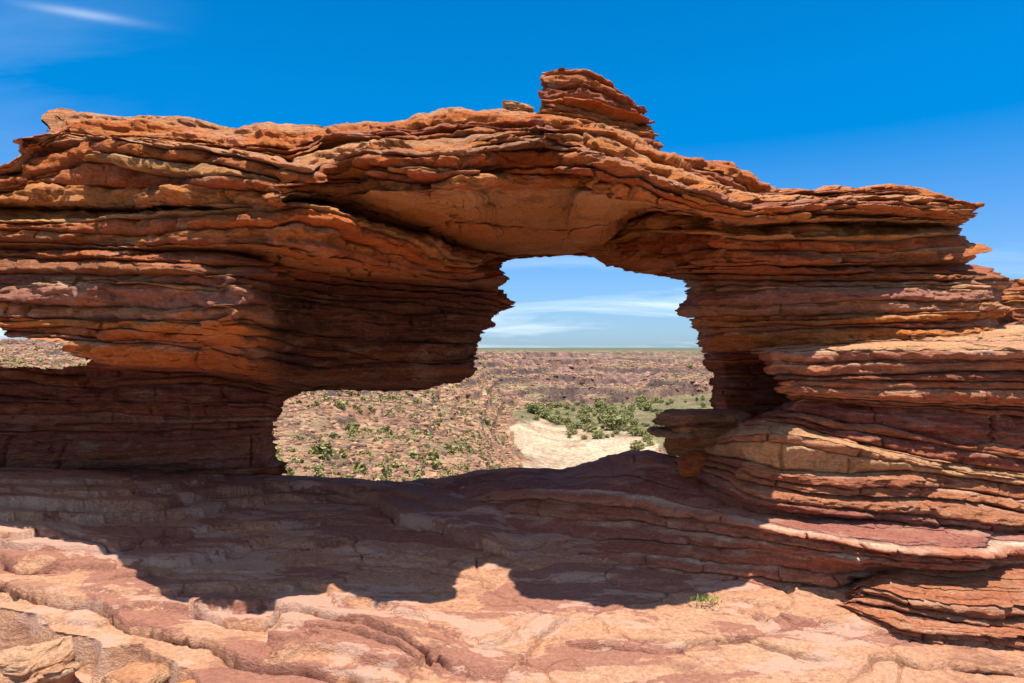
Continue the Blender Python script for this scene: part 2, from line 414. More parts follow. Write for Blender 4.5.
# ------------------------------------------------------------------ the rock arch
WINDOW = [(524, 258), (502, 262), (498, 270), (509, 279), (501, 287), (500, 292), (506, 297), (517, 303), (513, 307), (503, 312), (494, 318),
          (496, 326), (485, 331), (482, 342), (475, 352), (479, 358), (476, 374), (460, 382), (440, 386), (418, 391), (370, 391),
          (322, 390), (300, 393), (290, 398), (283, 402), (285, 410), (279, 418), (275, 430), (277, 445), (277, 456), (288, 463), (284, 480),
          (286, 640), (735, 640), (722, 430), (712, 409), (707, 400), (710, 394), (711, 372), (703, 370), (702, 353), (698, 348),
          (694, 340), (697, 333), (690, 325), (684, 318), (674, 311), (679, 307), (683, 300), (686, 291), (681, 281), (668, 279),
          (664, 276), (650, 275), (626, 271), (606, 263), (602, 258), (570, 256)]
SLIT = [(-60, 322), (0, 329), (10, 337), (40, 340), (68, 343), (58, 350), (75, 356), (92, 359), (85, 365), (50, 368), (20, 366), (-60, 368)]

W_ = 5.45
KA = []
# skyline
KA.append([(-300, 190, 5.3), (-60, 176, 5.4), (-5, 165, 5.5), (12, 162, 5.5), (14, 153, 5.55), (26, 150, 5.6), (27, 143, 5.6), (45, 137, 5.7), (55, 132, 5.8), (58, 109, 6.2),
           (65, 106, 6.2), (80, 108, 6.2), (100, 111, 6.2), (110, 110, 6.2), (145, 109, 6.2), (180, 113, 6.2), (195, 117, 6.25), (205, 120, 6.25), (230, 124, 6.3), (240, 119, 6.3),
           (262, 116, 6.3), (285, 117, 6.3), (318, 121, 6.3), (335, 116, 6.2), (355, 115, 6.15), (385, 116, 6.1), (405, 115, 6.1), (415, 108, 6.1), (440, 104, 6.1), (460, 102, 6.1),
           (480, 105, 6.1), (505, 106, 6.1), (535, 110, 6.15), (580, 118, 6.2), (620, 128, 6.25), (648, 137, 6.3), (660, 146, 6.3), (680, 152, 6.3), (720, 155, 6.3), (733, 158, 6.3), (736, 166, 6.3),
           (750, 169, 6.3), (753, 177, 6.3), (775, 187, 6.3), (815, 190, 6.3), (830, 185, 6.3), (846, 186, 6.3), (855, 189, 6.3), (868, 185, 6.3), (890, 182, 6.3), (920, 183, 6.3),
           (935, 188, 6.35), (955, 198, 6.4), (975, 206, 6.45), (1060, 206, 8.2)])
# base of the thin upper beds
KA.append([(-300, 192, 5.3), (-60, 178, 5.35), (12, 164, 5.45), (27, 146, 5.55), (55, 134, 5.75), (60, 134, 6.2), (130, 138, 6.2), (200, 145, 6.2), (250, 152, 6.2), (290, 155, 6.15), (320, 140, 6.05),
           (360, 134, 5.95), (470, 128, 5.85), (540, 128, 5.85), (600, 136, 5.9), (640, 150, 6.0), (700, 172, 6.15), (760, 192, 6.15), (830, 194, 6.15), (900, 194, 6.15), (955, 203, 6.25), (975, 208, 6.35), (1060, 208, 8.2)])
# main lip
KA.append([(-300, 196, 5.2), (-60, 182, 5.25), (12, 167, 5.35), (27, 150, 5.45), (60, 140, 5.5), (90, 134, 5.5), (105, 133, 5.5), (130, 142, 5.55), (160, 146, 5.6), (200, 148, 5.6), (230, 153, 5.55), (260, 160, 5.5), (300, 171, 5.5),
           (308, 176, 5.6), (322, 164, 5.9), (345, 154, 5.75), (360, 151, 5.42), (400, 151, 5.40), (470, 150, 5.40), (540, 147, 5.42), (590, 150, 5.5), (640, 165, 5.65), (660, 178, 5.75), (700, 191, 5.95), (760, 202, 6.05),
           (830, 204, 6.1), (900, 206, 6.1), (960, 212, 6.2), (978, 214, 6.4), (1060, 214, 8.2)])
# foot of the main slab
KA.append([(-300, 212, 5.3), (0, 200, 5.45), (60, 203, 5.5), (130, 204, 5.55), (200, 201, 5.55), (260, 201, 5.6), (298, 194, 5.6), (312, 190, 5.75), (330, 190, 5.95), (350, 188, 5.8), (365, 187, 5.5), (400, 188, 5.45), (470, 188, 5.45), (540, 184, 5.48),
           (600, 188, 5.55), (638, 197, 5.7), (660, 203, 5.95), (700, 212, 6.0), (760, 220, 6.05), (830, 218, 6.1), (900, 217, 6.1), (950, 221, 6.2), (968, 222, 6.45), (1060, 222, 8.2)])
# back of the ceiling / crevice
KA.append([(-300, 216, 5.75), (0, 206, 5.9), (130, 209, 5.95), (200, 206, 6.05), (260, 203, 6.15), (300, 199, 6.1), (325, 204, 6.1), (365, 216, 6.1), (400, 226, 6.2), (440, 240, 6.35), (480, 250, 6.7), (520, 255, 6.95), (560, 254, 7.0), (600, 250, 6.9),
           (625, 222, 6.35), (650, 211, 6.25), (700, 216, 6.25), (760, 223, 6.3), (830, 221, 6.3), (900, 219, 6.3), (945, 224, 6.4), (965, 226, 6.7), (1060, 226, 8.3)])
# top of the long slab under the crevice
KA.append([(-300, 232, 5.3), (0, 222, 5.42), (60, 222, 5.42), (100, 217, 5.42), (180, 212, 5.45), (240, 207, 5.45), (300, 205, 5.5), (330, 212, 5.55), (360, 224, 5.62), (400, 241, 5.7), (440, 262, 5.8), (466, 268, 5.95), (480, 262, 6.6), (520, 257, 7.0),
           (600, 255, 7.0), (615, 243, 6.6), (640, 234, 6.2), (660, 232, 6.1), (700, 234, 6.08), (760, 237, 6.05), (830, 238, 6.1), (900, 237, 6.12), (940, 234, 6.2), (958, 234, 6.5), (1060, 234, 8.2)])
# foot of the long slab
KA.append([(-300, 250, 5.3), (0, 240, 5.40), (40, 242, 5.40), (130, 246, 5.42), (220, 243, 5.42), (260, 243, 5.42), (300, 248, 5.45), (330, 254, 5.5), (400, 267, 5.62), (440, 277, 5.75), (468, 280, 5.95), (482, 276, 6.5), (520, 262, 7.0),
           (600, 262, 6.9), (640, 268, 6.4), (668, 268, 6.15), (700, 263, 6.05), (760, 261, 6.02), (830, 262, 6.05), (900, 261, 6.05), (965, 258, 6.1), (986, 250, 6.3), (1060, 250, 8.2)])
# recess below it
KA.append([(-300, 254, 5.6), (0, 246, 5.6), (130, 251, 5.65), (220, 251, 5.75), (262, 260, 5.9), (300, 270, 6.05), (330, 274, 6.15), (400, 282, 6.25), (450, 287, 6.4), (485, 290, 6.6), (520, 300, 7.0), (600, 290, 7.0),
           (650, 274, 6.6), (680, 269, 6.2), (720, 266, 6.2), (760, 265, 6.2), (830, 266, 6.22), (900, 265, 6.25), (955, 264, 6.35), (975, 264, 6.6), (1060, 264, 8.3)])
# top of the pale laminated face
KA.append([(-300, 282, 5.3), (0, 273, 5.36), (60, 273, 5.36), (130, 274, 5.36), (200, 274, 5.37), (258, 276, 5.4), (268, 279, 5.65), (280, 284, 5.95), (330, 291, 6.1), (400, 297, 6.25), (450, 300, 6.35), (490, 303, 6.55), (530, 310, 6.9), (620, 300, 6.9),
           (676, 281, 6.3), (700, 279, 6.12), (760, 280, 6.08), (830, 280, 6.08), (900, 280, 6.08), (985, 280, 6.1), (1004, 280, 6.4), (1060, 280, 8.2)])
# foot of the pale laminated face
KA.append([(-300, 318, 5.3), (0, 318, 5.36), (130, 320, 5.36), (255, 320, 5.38), (266, 322, 5.65), (280, 330, 5.9), (330, 338, 6.1), (400, 342, 6.25), (450, 344, 6.38), (488, 345, 6.6), (530, 345, 6.9), (640, 330, 6.8),
           (684, 318, 6.35), (705, 316, 6.12), (760, 316, 6.05), (830, 315, 6.05), (900, 312, 6.0), (985, 310, 6.05), (1008, 310, 6.4), (1060, 310, 8.2)])
# foot of the overhang
KA.append([(-300, 352, 5.5), (0, 352, 5.6), (60, 356, 5.7), (110, 366, 5.75), (200, 368, 5.75), (280, 378, 5.9), (330, 391, 6.25), (400, 391, 6.35), (440, 387, 6.4), (470, 380, 6.5), (490, 372, 6.7), (540, 370, 6.9), (660, 358, 6.8),
           (702, 352, 6.4), (725, 351, 6.15), (760, 350, 6.1), (830, 346, 6.0), (900, 342, 5.9), (985, 338, 5.9), (1008, 338, 6.3), (1060, 338, 8.2)])
# shadow gap
KA.append([(-300, 360, 6.2), (0, 362, 6.25), (60, 366, 6.25), (110, 371, 6.2), (200, 373, 6.2), (280, 386, 6.3), (330, 397, 6.5), (470, 390, 6.7), (660, 372, 6.8), (706, 368, 6.5), (740, 366, 6.4), (830, 360, 6.3), (985, 350, 6.2), (1060, 350, 8.2)])
# lower wall
KA.append([(-300, 402, 6.1), (0, 402, 6.15), (130, 404, 6.15), (260, 406, 6.15), (275, 407, 6.3), (285, 410, 6.55), (300, 410, 6.8), (690, 400, 6.8), (708, 396, 6.5), (740, 396, 6.38), (830, 396, 6.3), (1060, 396, 8)])
KA.append([(-300, 430, 6.2), (0, 432, 6.22), (130, 432, 6.22), (260, 428, 6.22), (272, 428, 6.4), (280, 428, 6.7), (300, 430, 6.8), (690, 425, 6.8), (712, 425, 6.6), (830, 430, 6.4), (1060, 430, 8)])
KA.append([(-300, 500, 6.3), (0, 490, 6.3), (130, 486, 6.3), (262, 474, 6.3), (274, 474, 6.5), (284, 474, 6.75), (690, 480, 6.8), (720, 470, 6.7), (830, 480, 6.4), (1060, 480, 8)])
KA.append([(-300, 560, 6.4), (0, 560, 6.4), (262, 550, 6.4), (690, 560, 6.8), (1060, 560, 8)])

PT = [(MAROON, 2.5), (RUST, 3.5), (ORANGE, 1.8), (TAN, 1)]
PO = [(ORANGE, 4), (OCHRE, 3), (RUST, 1.5), (TAN, 1)]
PR = [(RUST, 3), (MAROON, 2), (ORANGE, 2)]
PP = [(PINK, 3), (ORANGE, 3), (TAN, 2), (PURPLE, 0.8)]
PD = [(PURPLE, 3), (MAROON, 2), (RUST, 1.2), (PINK, 0.6)]
PV = [(ORANGE, 3), (RUST, 3), (MAROON, 1.5), (DARK, 0.5)]
BA = [(3, .07, .06, PT, .65), (4, .10, .10, PT, .65), (4, .15, .19, PR + [(ORANGE, 3), (OCHRE, 2)], .6), (3, .06, .035, [(ORANGE, 1), (OCHRE, 4), (TAN, 4)], .3), (2, .08, .08, PO + [(TAN, 2)], .5),  # ceiling beds ochre and tan, lightened to carry bounce glow in the colour
      (2, .07, .09, PR, .8), (2, .045, .03, PO, .2), (2, .10, .12, PV + [(PURPLE, 2)], .3), (4, .06, .06, PP, .7), (5, .08, .10, PV + [(PINK, 1), (TAN, 1)], .5),
      (2, .07, .07, PD, .2), (4, .06, .06, PD + [(ORANGE, 1)], .3), (3, .05, .04, PD, .3), (3, .04, .03, PD, .15), (2, .03, .02, PD, .1)]

# distance of the beds from the viewer: the lintel leans far out over the sill, the crest steps back
FRONT = {
 0: [(-300, 4.6), (12, 4.8), (55, 5.1), (58, 5.5), (300, 5.4), (400, 5.2), (640, 5.3), (760, 5.2), (930, 5.5)],
 1: [(-300, 4.4), (55, 4.7), (60, 5.1), (200, 4.9), (250, 4.8), (320, 4.7), (400, 4.35), (600, 4.4), (700, 4.6), (760, 4.7), (930, 5.2)],
 2: [(-300, 4.8), (60, 4.7), (100, 4.5), (150, 4.1), (200, 3.72), (270, 3.5), (300, 3.5), (312, 3.75), (335, 3.95), (350, 3.9), (362, 3.65), (400, 3.46), (440, 3.44), (490, 3.56), (512, 4.1), (535, 4.35), (556, 4.2), (568, 3.6), (640, 3.60), (700, 3.52), (760, 3.58), (800, 3.78), (840, 4.5), (930, 5.0)],
 3: [(-300, 4.65), (60, 4.55), (100, 4.35), (150, 3.98), (200, 3.58), (270, 3.36), (298, 3.36), (312, 3.75), (345, 4.05), (365, 3.75), (400, 3.54), (440, 3.52), (490, 3.64), (512, 4.15), (535, 4.4), (556, 4.25), (568, 3.66), (590, 3.66), (640, 3.70), (700, 3.62), (760, 3.68), (800, 3.88), (840, 4.6), (930, 5.05)],
 4: [(-300, 5.0), (60, 4.9), (200, 4.4), (262, 4.35), (300, 4.4), (325, 4.6), (365, 4.8), (400, 5.3), (440, 5.9), (480, 6.5)],
 5: [(-300, 4.6), (60, 4.5), (110, 4.3), (200, 3.72), (270, 3.52), (330, 3.66), (360, 4.1), (400, 4.6), (440, 5.2), (470, 5.8)],
 6: [(-300, 4.6), (60, 4.5), (110, 4.28), (200, 3.68), (270, 3.5), (330, 3.68), (360, 4.1), (400, 4.6), (440, 5.2), (470, 5.8)],
 7: [(-300, 4.75), (60, 4.65), (110, 4.5), (220, 3.95), (262, 4.3), (300, 5.1), (330, 5.5), (400, 6.0), (450, 6.3), (485, 6.6)],
 8: [(-300, 4.45), (60, 4.35), (120, 4.1), (200, 3.62), (258, 3.56), (268, 4.3), (280, 5.3), (330, 5.9), (400, 6.3), (450, 6.4)],
 9: [(-300, 4.4), (60, 4.3), (120, 4.05), (200, 3.60), (255, 3.54), (266, 4.3), (280, 5.3), (330, 5.9), (400, 6.3), (450, 6.4)],
 10: [(-300, 4.5), (110, 4.4), (200, 4.5), (280, 5.5), (330, 6.15), (400, 6.4)]}
RIGHT = {4: [(690, 4.5), (760, 4.6), (830, 5.0), (930, 5.3)], 5: [(690, 4.5), (760, 4.5), (830, 4.75), (930, 5.1)], 6: [(690, 4.55), (760, 4.5), (830, 4.75), (930, 5.1)],
         7: [(690, 5.0), (760, 4.9), (830, 5.05), (930, 5.3)], 8: [(690, 5.4), (760, 5.0), (830, 5.0), (930, 5.15)], 9: [(690, 5.6), (760, 5.1), (830, 4.95), (930, 5.0)],
         10: [(690, 6.2), (725, 5.8), (760, 5.4), (830, 4.9), (930, 4.85)]}
def settle(K):
    out = []
    for k, h in enumerate(K):
        q = []
        for u, py, Y in h:
            if k in FRONT and u <= FRONT[k][-1][0]:
                Y = float(np.interp(u, [a[0] for a in FRONT[k]], [a[1] for a in FRONT[k]]))
            elif k in RIGHT and u >= 690 and Y < 6.9:
                Y0 = np.interp(u, [a[0] for a in RIGHT[k]], [a[1] for a in RIGHT[k]])
                Y = float(Y0 + (max(0, Y - 6.2) if u > 930 else 0))
            elif k <= 3 and 930 < u < 1000: Y -= 1.1
            if u > 1010 and Y > 7: Y -= .8
            q.append((u, py, Y))
        # carry the overridden distances at their own knots too
        if k in FRONT:
            us = [a[0] for a in q]; ps = [a[1] for a in q]
            for u, Y in FRONT[k]:
                if u not in us and u > us[0]: q.append((u, float(np.interp(u, us, ps)), Y))
            q.sort()
        out.append(q)
    return out
KA = settle(KA)

ARCH_END = [975, 975, 978, 970, 962, 964, 981, 972, 1001, 1004, 1008, 1008, 1040, 1060, 1060, 1060]
def arch_px(U, k):
    # every bed keeps its own right-hand end
    end = ARCH_END[k]
    return np.where(U < end, U, end - 0.30 * (U - end))

def build_arch():
    V, col, info, U = bedded(KA, BA, -300, 1058, 1180, 3, sig=(2.0, 6.0), pxfun=arch_px, big=0.09, ends=ARCH_END)
    nr, nc = V.shape[:2]
    px = 512 + V[..., 0] / V[..., 1] * FPX; py = HZ - (V[..., 2] - EYE) / V[..., 1] * FPX
    # turn in towards the window all round its rim
    bb = (px > 225) & (px < 760) & (py > 215) & (py < 520)
    d = np.full(px.shape, 999.0, F32); d[bb] = polydist(px[bb], py[bb], WINDOW)
    d[bb & inpoly(px, py, WINDOW)] = 0
    tgt = 6.75 - 0.0 * d
    k = (1 - sstep(0, 16, d)) * 0.85
    newY = V[..., 1] + np.maximum(0, tgt - V[..., 1]) * k
    s = newY / V[..., 1]
    V[..., 0] *= s; V[..., 2] = EYE + (V[..., 2] - EYE) * s; V[..., 1] = newY
    V = roughen(V, 100, 1.0)
    # colour regions: purple lower wall, left recess darkened by stain and painted-in shade
    x, y, z = V[..., 0], V[..., 1], V[..., 2]
    pxa = 512 + x / y * FPX; pya = HZ - (z - EYE) / y * FPX
    recess_shade = sstep(258, 285, pxa) * sstep(520, 470, pxa) * sstep(268, 290, pya) * sstep(400, 388, pya)
    recess_shade = np.clip(recess_shade * (.85 + .6 * fbm3(x * 2, y * 2, z * 14, 35, 3)), 0, .93)[..., None]
    col = col * (1 - recess_shade) + DARK * .85 * recess_shade
    low = (sstep(368, 385, pya) * sstep(300, 285, pxa))[..., None] * .45
    col = col * (1 - low) + PURPLE * .9 * low
    st = sstep(0.15, 0.5, fbm3(x * 0.9, y * 0.9, z * 7, 31, 3))[..., None]
    col = col * (1 - 0.5 * st) + (col * 0.4 + DARK * 0.5) * 0.5 * st
    px = 512 + V[..., 0] / V[..., 1] * FPX; py = HZ - (V[..., 2] - EYE) / V[..., 1] * FPX
    jx = px + 3.2 * noise2(py / 2.6, px / 12.0, 5); jy = py + 1.0 * noise2(px / 5.0, py / 4.0, 6)
    bad = inpoly(jx, jy, WINDOW) | inpoly(jx, jy, SLIT)
    # lowest rows never open below the sill
    f, ok = grid_faces(nr, nc, bad)
    vid = np.arange(nr * nc).reshape(nr, nc)
    faces = [f[ok]]
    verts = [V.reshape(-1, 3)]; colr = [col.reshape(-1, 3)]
    # side walls of the openings, running back through the rock
    okp = np.pad(ok, 1, constant_values=True)
    edges = []
    hz = okp[:-1, 1:-1] != okp[1:, 1:-1]                      # between cell rows: horizontal edges (nr, nc-1)
    r, c = np.nonzero(hz[:nr, :]); a = vid[r, c]; b = vid[r, c + 1]
    up = okp[:-1, 1:-1][r, c]
    edges.append(np.where(up[:, None], np.stack([b, a], -1), np.stack([a, b], -1)))
    vt = okp[1:-1, :-1] != okp[1:-1, 1:]
    r, c = np.nonzero(vt); a = vid[r, c]; b = vid[r + 1, c]
    lf = okp[1:-1, :-1][r, c]
    edges.append(np.where(lf[:, None], np.stack([a, b], -1), np.stack([b, a], -1)))
    E = np.concatenate(edges)
    uv, inv = np.unique(E, return_inverse=True); E2 = inv.reshape(-1, 2)
    base = verts[0][uv].copy()
    bpx = 512 + base[:, 0] / base[:, 1] * FPX; bpy_ = HZ - (base[:, 2] - EYE) / base[:, 1] * FPX
    isw = bpx > 180; cx = np.where(isw, 560, 0); cy = np.where(isw, np.interp(bpy_, [300, 345, 388], [318, 345, 440]), 350)
    prev = uv; cnt = nr * nc
    for t, s in ((0.10, 1.0), (0.30, 1.03), (0.6, 1.09), (1.0, 1.2)):
        q = base.copy(); q[:, 1] += t * np.maximum(.3, 7.5 - q[:, 1])
        q[:, 0], q[:, 2] = world_of(cx + (bpx - cx) * s, cy + (bpy_ - cy) * s, q[:, 1])     # the rock face falls back on all sides
        q[:, 0] += 0.05 * t * noise3(q[:, 0] * 3, q[:, 1] * 3, q[:, 2] * 25, 77) * 2
        ids = np.arange(len(q)) + cnt; cnt += len(q)
        verts.append(q); colr.append(colr[0][uv])
        faces.append(np.stack([prev[E2[:, 0]], ids[E2[:, 0]], ids[E2[:, 1]], prev[E2[:, 1]]], -1)); prev = ids
    # top and back of the wall
    top = V[0]
    nb = 120; rowsb = []
    for i in range(nb + 1):
        t = i / nb
        q = top.copy()
        if t < 0.2:
            a = t / 0.2; q[:, 1] += (7.2 - q[:, 1]) * a; q[:, 2] += -0.02 - 0.30 * a * a
        else:
            a = (t - 0.2) / 0.8
            q[:, 1] = 7.2 + 0.35 * a ** 0.6; q[:, 2] = (q[:, 2] - 0.32) * (1 - a) + (-1.2) * a
        if 0 < i:
            q[:, 1] += 0.06 * noise2(q[:, 0] * 3, q[:, 2] * 9, 8) * min(1, i / 4)
            q[:, 2] += 0.05 * noise2(q[:, 0] * 3, q[:, 1] * 4, 9) * (0 < i < 10)
        rowsb.append(q)
    Bk = np.array(rowsb)
    kx = 512 + Bk[..., 0] / Bk[..., 1] * FPX; ky = HZ - (Bk[..., 2] - EYE) / Bk[..., 1] * FPX
    badb = inpoly(560 + (kx - 560) / 1.12, 380 + (ky - 380) / 1.12, WINDOW) | ((kx < 150) & inpoly(kx / 1.1, 350 + (ky - 350) / 1.5, SLIT))
    fb, okb = grid_faces(nb + 1, nc, badb)
    fb = fb[okb][:, ::-1] + cnt
    verts.append(Bk.reshape(-1, 3)); cb = np.empty((Bk.shape[0] * nc, 3), F32); cb[:] = RUST
    tt = (0.5 + 0.5 * noise2(Bk[..., 0] * 1.5, Bk[..., 2] * 14, 12)).reshape(-1, 1); cb = cb * (1 - tt) + TAN * tt
    colr.append(cb); faces.append(fb)
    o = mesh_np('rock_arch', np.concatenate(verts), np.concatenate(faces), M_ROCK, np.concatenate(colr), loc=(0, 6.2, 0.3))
    tag(o, 'broad red banded sandstone arch framing a natural window over the gorge', 'rock arch')
    return o
ARCH = build_arch()

# capstone on the crest
def build_capstone():
    # u runs along the block front; left end is a sharp upright corner, right end steps down
    H = []
    H.append([(-60, 69, 7.3), (536, 72, 6.9), (540, 72, 6.2), (548, 69, 6.15), (560, 66, 6.15), (585, 68, 6.15), (600, 76, 6.2), (612, 84, 6.25), (621, 91, 6.3), (634, 99, 6.35), (642, 104, 6.4), (645, 110, 6.9), (700, 110, 7.3)])
    H.append([(530, 82, 6.9), (540, 82, 6.12), (585, 82, 6.1), (621, 97, 6.25), (643, 107, 6.4), (647, 114, 6.9), (700, 114, 7.3)])
    H.append([(530, 98, 6.9), (540, 98, 6.14), (585, 100, 6.1), (621, 112, 6.2), (644, 118, 6.35), (649, 122, 6.9), (700, 122, 7.3)])
    H.append([(530, 110, 6.9), (540, 110, 6.1), (570, 114, 6.06), (610, 124, 6.12), (648, 130, 6.3), (655, 136, 6.9), (700, 140, 7.3)])
    H.append([(530, 122, 6.9), (540, 122, 5.98), (570, 126, 5.95), (610, 136, 6.0), (655, 148, 6.2), (668, 152, 6.9), (700, 156, 7.3)])
    H.append([(530, 140, 6.9), (540, 140, 6.0), (610, 150, 6.0), (665, 164, 6.2), (690, 170, 6.9), (700, 174, 7.3)])
    B = [(2, .03, .03, [(RUST, 2), (MAROON, 2), (TAN, 1)], .8), (2, .03, .03, [(MAROON, 3), (RUST, 2)], .3), (3, .05, .06, [(MAROON, 2), (RUST, 3), (ORANGE, 2)], .4),
         (3, .05, .06, [(RUST, 3), (ORANGE, 2), (MAROON, 2)], .4), (3, .05, .05, PT, .4)]
    def pxf(U, k):
        e = [643, 645, 650, 656, 668, 690][k]
        return np.where(U < 540, 540 + (540 - U) * 0.15, np.where(U > e, e - (U - e) * 0.25, U))
    H = [[(u, py, Y * .82) for u, py, Y in h] for h in H]
    V, col, info, U = bedded(H, B, 520, 700, 200, 41, sig=(1.2, 2.0), pxfun=pxf)
    V = roughen(V, 300, 0.9)
    nr, nc = V.shape[:2]
    top = V[0]; rb = []
    for i in range(9):
        t = i / 8; q = top.copy(); q[:, 1] = top[:, 1] + (6.6 - top[:, 1]) * t; q[:, 2] -= 0.02 + 0.1 * t * t; q[:, 2] += 0.03 * noise2(q[:, 0] * 8, q[:, 1] * 8, 3) * (i > 0); rb.append(q)
    for i in range(1, 7):
        q = rb[8].copy(); q[:, 2] -= 0.16 * i; q[:, 1] += 0.03 * noise2(q[:, 0] * 6, q[:, 2] * 12, 4); rb.append(q)
    Bk = np.array(rb); f1, _ = grid_faces(nr, nc); f2, _ = grid_faces(len(rb), nc)
    cb = np.empty((Bk.shape[0] * nc, 3), F32); cb[:] = (TAN + RUST) / 2
    o = mesh_np('capstone', np.concatenate([V.reshape(-1, 3), Bk.reshape(-1, 3)]), np.concatenate([f1.reshape(-1, 4), f2.reshape(-1, 4)[:, ::-1] + nr * nc]),
                M_ROCK, np.concatenate([col.reshape(-1, 3), cb]), parent=ARCH)
    o.matrix_parent_inverse = ARCH.matrix_world.inverted() if False else o.matrix_parent_inverse
    o.location = (-ARCH.location[0], -ARCH.location[1], -ARCH.location[2])
    tag(o, 'blocky dark red capstone standing up on the crest of the arch')
    return o
build_capstone()
# ------------------------------------------------------------------ bedrock platform in front of and under the arch
CRACKS = []   # (polyline in picture-plane ground coordinates px,py -> ground, drop, falloff)
def ground_base(x, y):
    px = 512 + x / np.maximum(y, 2.6) * FPX
    g = np.interp(y, [-9, 0, 2.6, 3.2, 4, 5, 5.6, 6.1, 6.35, 6.7, 7.4, 9, 12, 16], [-.3, -.02, .02, .07, .15, .27, .37, .44, .43, .25, -.6, -3.2, -6.0, -8.5])
    # sill rises to the right, low swell on the left
    r = np.interp(px, [-200, 0, 280, 400, 480, 600, 700, 1200], [.06, .05, 0.0, -.06, -.02, -.05, -.1, -.1])
    g = g + r * sstep(4.2, 6.0, y)
    g = g + 0.20 * sstep(330, 20, px) * sstep(3.6, 4.6, y) * sstep(6.5, 5.5, y)
    return g

def ground_px(px, py):
    """ground point seen at a picture position"""
    Y = 4.0
    for _ in range(30):
        x = (px - 512) * Y / FPX
        Y = 0.5 * Y + 0.5 * (EYE - float(ground_base(np.array(x), np.array(Y)))) * FPX / (py - HZ)
    return (px - 512) * Y / FPX, Y

LEDGES = [  # broken bedding edges: polyline, height of the step, how far back the raised bed reaches
    ([(-140, 585), (0, 592), (45, 598), (92, 600), (130, 622), (185, 632), (240, 655), (300, 662), (360, 674), (430, 690)], .055, .5),
    ([(-140, 548), (0, 549), (60, 548), (68, 540), (40, 533), (-60, 530)], .05, .35),
    ([(-140, 565), (0, 562), (40, 572), (80, 566), (84, 560)], .035, .4),
    ([(180, 604), (230, 622), (300, 618), (360, 630), (410, 646), (460, 664), (480, 672)], .045, .35),
    ([(250, 618), (330, 632), (385, 644), (440, 668)], .03, .25),
    ([(-140, 512), (0, 512), (50, 510), (110, 513), (150, 511), (172, 505), (205, 498), (255, 489), (300, 488), (345, 495), (378, 504), (392, 520), (440, 531), (520, 556)], .07, .8),
    ([(480, 690), (540, 640), (575, 612), (600, 600)], .014, .3),
    ([(560, 640), (640, 652), (740, 640), (800, 655), (850, 660)], .02, .3),
    ([(850, 690), (880, 655), (960, 664), (1040, 672), (1120, 670)], .03, .35),
    ([(60, 532), (120, 548), (160, 540), (240, 530), (330, 522), (370, 526)], .02, .25),
    ([(90, 585), (160, 570), (240, 572), (330, 560), (420, 565), (500, 580)], .016, .3),
]
BREAK = [(-200, 588), (0, 604), (40, 612), (66, 628), (95, 632), (105, 642), (150, 634), (170, 652), (196, 664), (215, 700), (235, 760)]

